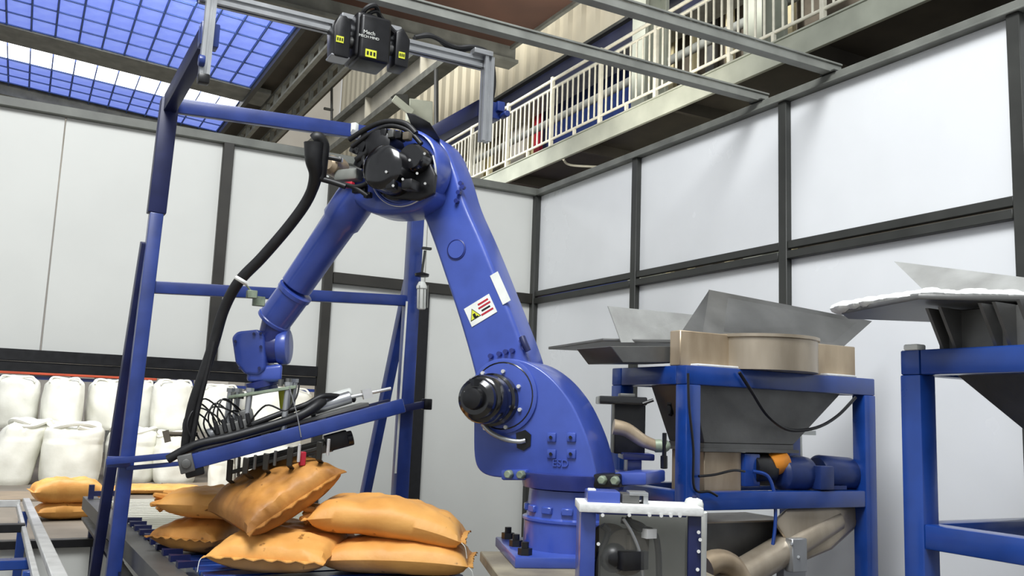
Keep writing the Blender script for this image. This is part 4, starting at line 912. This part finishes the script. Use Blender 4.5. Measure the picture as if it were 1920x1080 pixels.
# ================================================================== GRIPPER
GL, GR = P(352, 868, 4.45), P(757, 760, 4.80)
gx = (GR-GL).normalized(); gn = (V(0, 0, 1)-gx*gx.z).normalized(); gy = gn.cross(gx)      # gy points away from camera
if gy.dot(toC) > 0: gy = -gy
gp = thing('sack_gripper', 'tilted sack gripper with blue side beams, steel posts and claws under the robot wrist', 'gripper', P(492, 800, wd))
GA = (gx, gy, gn); Lg = (GR-GL).length
def G(a_, b_, c): return GL+gx*a_*Lg+gy*b_+gn*c
part('side_beam', MB().beam(G(.0, 0, 0), G(1, 0, 0), .045, .075).bevel(.006), frame_blue, gp)
part('side_beam', MB().beam(G(.0, .42, 0), G(1, .42, 0), .045, .075).bevel(.006), frame_navy, gp)
for a_ in (.06, .36, .64, .95): part('cross_member', MB().beam(G(a_, .0, .0), G(a_, .42, .0), .05, .05, gn).bevel(.004), steeldark, gp)
part('roller_bracket', MB().box(G(-.005, -.01, -.0), (.07, .06, .09), GA).cyl(G(-.005, -.05, -.0), G(-.005, -.02, -.0), .024, seg=16).bevel(.006), steeldark, gp)
part('roller_bracket', MB().box(G(.02, .02, -.05), (.09, .05, .05), GA).bevel(.01), black, gp)
part('roller_bracket', MB().box(G(.66, .08, -.09), (.12, .06, .08), GA).cyl(G(.62, .1, -.1), G(.74, .1, -.1), .04, seg=14).bevel(.006), black, gp)
# flange plate and posts
fp = [P(428, 742, wd-.14), P(556, 722, wd-.14), P(556, 722, wd+.16), P(428, 742, wd+.16)]
part('flange_plate', MB().prism(fp, (0, 0, -.018)).bevel(.003, 1), greenst, gp)
def down(u, v, d, L_, r=.016, m_=alu):
    a_ = P(u, v, d); part('post', MB().cyl(a_+Z1*.02, a_+Z1*.04, .022, seg=6).cyl(a_+Z1*.02, a_-Z1*L_-gx*L_*.05, r, seg=14), m_, gp)
for u, v, d, L_ in ((468, 742, wd-.12, .23), (540, 731, wd-.12, .23), (552, 724, wd+.12, .2), (446, 742, wd+.12, .2), (432, 742, wd-.05, .2)): down(u, v, d, L_)
for u, v in ((437, 748), (452, 748), (526, 724), (540, 722)): part('plate_bolt', MB().cyl(P(u, v, wd-.1), P(u, v, wd-.1)+Z1*.035, .014, seg=8), steeldark, gp)
part('sensor_bar', MB().cyl(P(528, 730, wd+.02), P(532, 772, wd+.02), .018, seg=12), yellowl, gp, 'yellow sleeve')
part('base_tray', MB().box(G(.42, .22, .05), (Lg*.86, .3, .02), GA).bevel(.003, 1), steeldark, gp)
part('cylinder', MB().cyl(G(.60, .14, .10), G(.78, .14, .11), .034, seg=20).cyl(G(.575, .14, .10), G(.60, .14, .10), .04, seg=20).bevel(.004, 1), alu, gp)
part('cylinder', MB().cyl(G(.62, .24, .12), G(.80, .24, .13), .030, seg=20).bevel(.004, 1), white, gp)
part('piston_rod', MB().cyl(G(.78, .14, .11), G(.98, .14, .10), .010, seg=10).box(G(.86, .14, .105), (.05, .06, .05), GA), chrome, gp)
part('cylinder', MB().cyl(G(.10, .2, .10), G(.24, .2, .11), .034, seg=20).bevel(.004, 1), alu, gp)
part('valve_block', MB().box(G(.22, .12, .10), (.18, .1, .08), GA).box(G(.29, .14, .15), (.07, .08, .07), GA).bevel(.01), steeldark, gp)
for k in range(5): part('valve', MB().box(G(.15+.036*k, .07, .13), (.022, .03, .07), GA).bevel(.004, 1), (black, blackgloss)[k % 2], gp)
part('air_pipe', MB().cyl(G(-.06, .16, .16), G(.06, .18, .12), .012, seg=10).box(G(-.07, .16, .15), (.03, .03, .06), GA), brownshade, gp)
part('rubber_hose', MB().tube([G(-.08, .05, .04), G(.05, .03, .075), G(.2, .02, .07), (G(.4, .03, .075)), G(.52, .04, .085), G(.6, .06, .11), G(.64, .1, .13)], lambda t: .022+.014*max(0, t-.5), 12), blackrub, gp, 'thick black rubber hose')
part('rubber_hose', MB().tube([G(.3, .06, .10), G(.45, .08, .12), G(.56, .08, .13), G(.66, .09, .15), G(.8, .2, .09)], .016, 10), blackrub, gp)
random.seed(3)
for k in range(9):
    a0 = .03+.022*k; w_ = .05+.05*random.random(); h_ = .13+.1*random.random(); b0 = .04+.18*random.random()
    part('pneumatic_line', MB().tube([G(a0, b0, .06), G(a0-.02, b0-.02, .06+h_*.6), G(a0+w_*.4, b0, .06+h_), G(a0+w_*1.3, b0+.02, .05+h_*.75), G(a0+w_*1.8, b0+.03, .09)], .0045, 6, 5), blackrub, gp)
part('pneumatic_line', MB().tube([G(.28, .05, .1), G(.38, .0, .18), G(.46, .0, .13), G(.52, .0, .18), G(.55, .05, .24)], .005, 6), blackrub, gp)
part('pneumatic_line', MB().tube([G(.5, -.03, .24), G(.505, -.03, .1), G(.50, -.03, -.02)], .003, 6), alu, gp)
# claws
for k, (u, v0, v1, d) in enumerate(((432, 862, 905, 4.6), (462, 858, 892, 4.5), (500, 850, 885, 4.5), (545, 838, 878, 4.5), (600, 828, 866, 4.52))):
    a_, b_ = P(u, v0, d), P(u-3, v1, d)
    part('claw', MB().beam(a_, b_+Z1*.01, .03, .012, toC).beam(b_+Z1*.012, b_+toC*-.12-Z1*.02, .026, .01).bevel(.003, 1), darkframe2, gp)
    part('claw_rod', MB().cyl(a_+gx*.045, b_+gx*.045+Z1*.02, .008, seg=8), chrome if k > 2 else steeldark, gp)
part('claw_bar', MB().beam(P(436, 885, 4.6), P(600, 840, 4.6), .03, .02).bevel(.003, 1), darkframe2, gp)
part('claw_bar', MB().beam(P(460, 868, 4.75), P(622, 838, 4.75), .05, .05).bevel(.003, 1), steeldark, gp)
part('sensor', MB().box(P(567, 860, 4.55), (.03, .03, .07)).bevel(.004, 1), redp, gp, 'red sensor')
part('bottom_plate', MB().box(G(.45, .2, -.09), (.46, .25, .02), GA).bevel(.003, 1), darkframe2, gp)
# ================================================================== GUARD BOX in front of the base, platform
pd = thing('robot_platform', 'grimy steel platform the robot is bolted on', 'platform', (2.2, 3.4, 0))
XA, YA = V(.94, -.34, 0), V(.34, .94, 0)
part('top_plate', MB().box(V(2.19, 3.2, .955), (.90, .88, .045), (XA, YA, Z1)).bevel(.004, 1), tan_top, pd)
part('plinth', MB().box(V(2.19, 3.2, .465), (.8, .76, .93), (XA, YA, Z1)).bevel(.01), frame_navy, pd)
for k in range(3): part('edge_bar', MB().box(V(2.19, 3.2, .93-.06*k)-YA*.45, (.92, .025, .03), (XA, YA, Z1)), (tan_top, brownshade, tan_top)[k], pd)
gb = thing('guard_box', 'blue guard box with a clear bolted cover and dusty white top before the robot base', 'box', P(1200, 1100, 3.05))
d0 = 2.93
def bx(u0, v0, u1, v1, d, dep, bv=.003): return ibox(u0, v0, u1, v1, d, dep, bv)
ga = V(e1)
part('side_panel', bx(1084, 957, 1119, 1130, d0+.02, .19), robot_blue, gb)
part('top_plate', bx(1086, 953, 1320, 960, d0, .2), powder, gb, 'white dusty top plate')
part('back_panel', bx(1119, 960, 1318, 1130, d0+.20, .01), greysteel, gb)
part('cover_frame', bx(1287, 960, 1318, 1130, d0, .02), frame_navy, gb)
part('cover_frame', bx(1118, 958, 1288, 964, d0, .02), frame_navy, gb)
part('clear_cover', bx(1119, 962, 1288, 1130, d0+.008, .006), acryl, gb, 'clear acrylic cover')
for u, v in ((1130, 966), (1180, 966), (1218, 966), (1240, 967), (1258, 967), (1275, 967), (1310, 998), (1313, 1012), (1310, 1034), (1308, 1068), (1122, 1020)):
    part('cover_screw', MB().cyl(P(u, v, d0), P(u, v, d0-.01), .006, seg=8), chrome, gb)
dm = d0+.12
part('drive_motor', MB().cyl(P(1175, 1035, dm-.08), P(1160, 1032, dm+.07), .075, seg=28).cyl(P(1145, 1022, dm-.04), P(1140, 1020, dm+.07), .07, seg=28).box(P(1190, 1015, dm-.05), (.08, .06, .05)).bevel(.006), brownshade, gb)
part('drive_motor', MB().ball(P(1150, 1045, dm-.07), .05).box(P(1185, 1050, dm-.1), (.1, .05, .06)).bevel(.004), black, gb)
for k, pts in enumerate((((1175, 970), (1195, 990), (1225, 998), (1234, 1030), (1236, 1090)), ((1165, 975), (1200, 985), (1215, 1000), (1228, 1000)), ((1130, 985), (1140, 1000), (1122, 1050), (1120, 1090)))):
    part('motor_cable', MB().tube([P(u, v, dm-.08) for u, v in pts], .011, 8), black, gb)
part('motor_cable', MB().tube([P(1168, 972, dm-.1), P(1185, 1000, dm-.1), P(1200, 1040, dm-.1), P(1206, 1095, dm-.1)], .006, 8), alu, gb)
part('motor_cable', MB().box(P(1217, 1000, dm-.09), (.04, .03, .03)), chrome, gb)
tb = thing('junction_box', 'small light blue junction box standing on the dusty guard box top', 'box', P(1130, 952, d0+.1))
part('body', bx(1101, 923, 1164, 949, d0+.06, .12, .006), robot_blue, tb)
part('cap', bx(1103, 917, 1118, 923, d0+.08, .04, .003), white, tb)
sb = thing('latch_block', 'bright metal latch block beside the blue junction box', 'latch', P(1190, 952, d0+.1))
part('body', bx(1166, 928, 1200, 949, d0+.06, .1, .004), steeldark, sb)
part('bracket', bx(1180, 924, 1216, 929, d0+.06, .08, .002), alu, sb)
part('bracket', bx(1206, 928, 1216, 949, d0+.06, .08, .002), alu, sb)
wp = thing('white_pipe', 'upright white plastic pipe with rounded cap at the right side of the guard box', 'pipe', P(1312, 1100, d0+.12))
part('pipe', MB().cyl(P(1313, 1130, d0+.12), P(1316, 960, d0+.12), .018, seg=16), white, wp)
part('cap', bx(1288, 936, 1322, 962, d0+.1, .07, .018), white, wp)
part('screw', MB().cyl(P(1302, 934, d0+.13), P(1302, 930, d0+.13), .008, seg=8), frame_navy, wp)
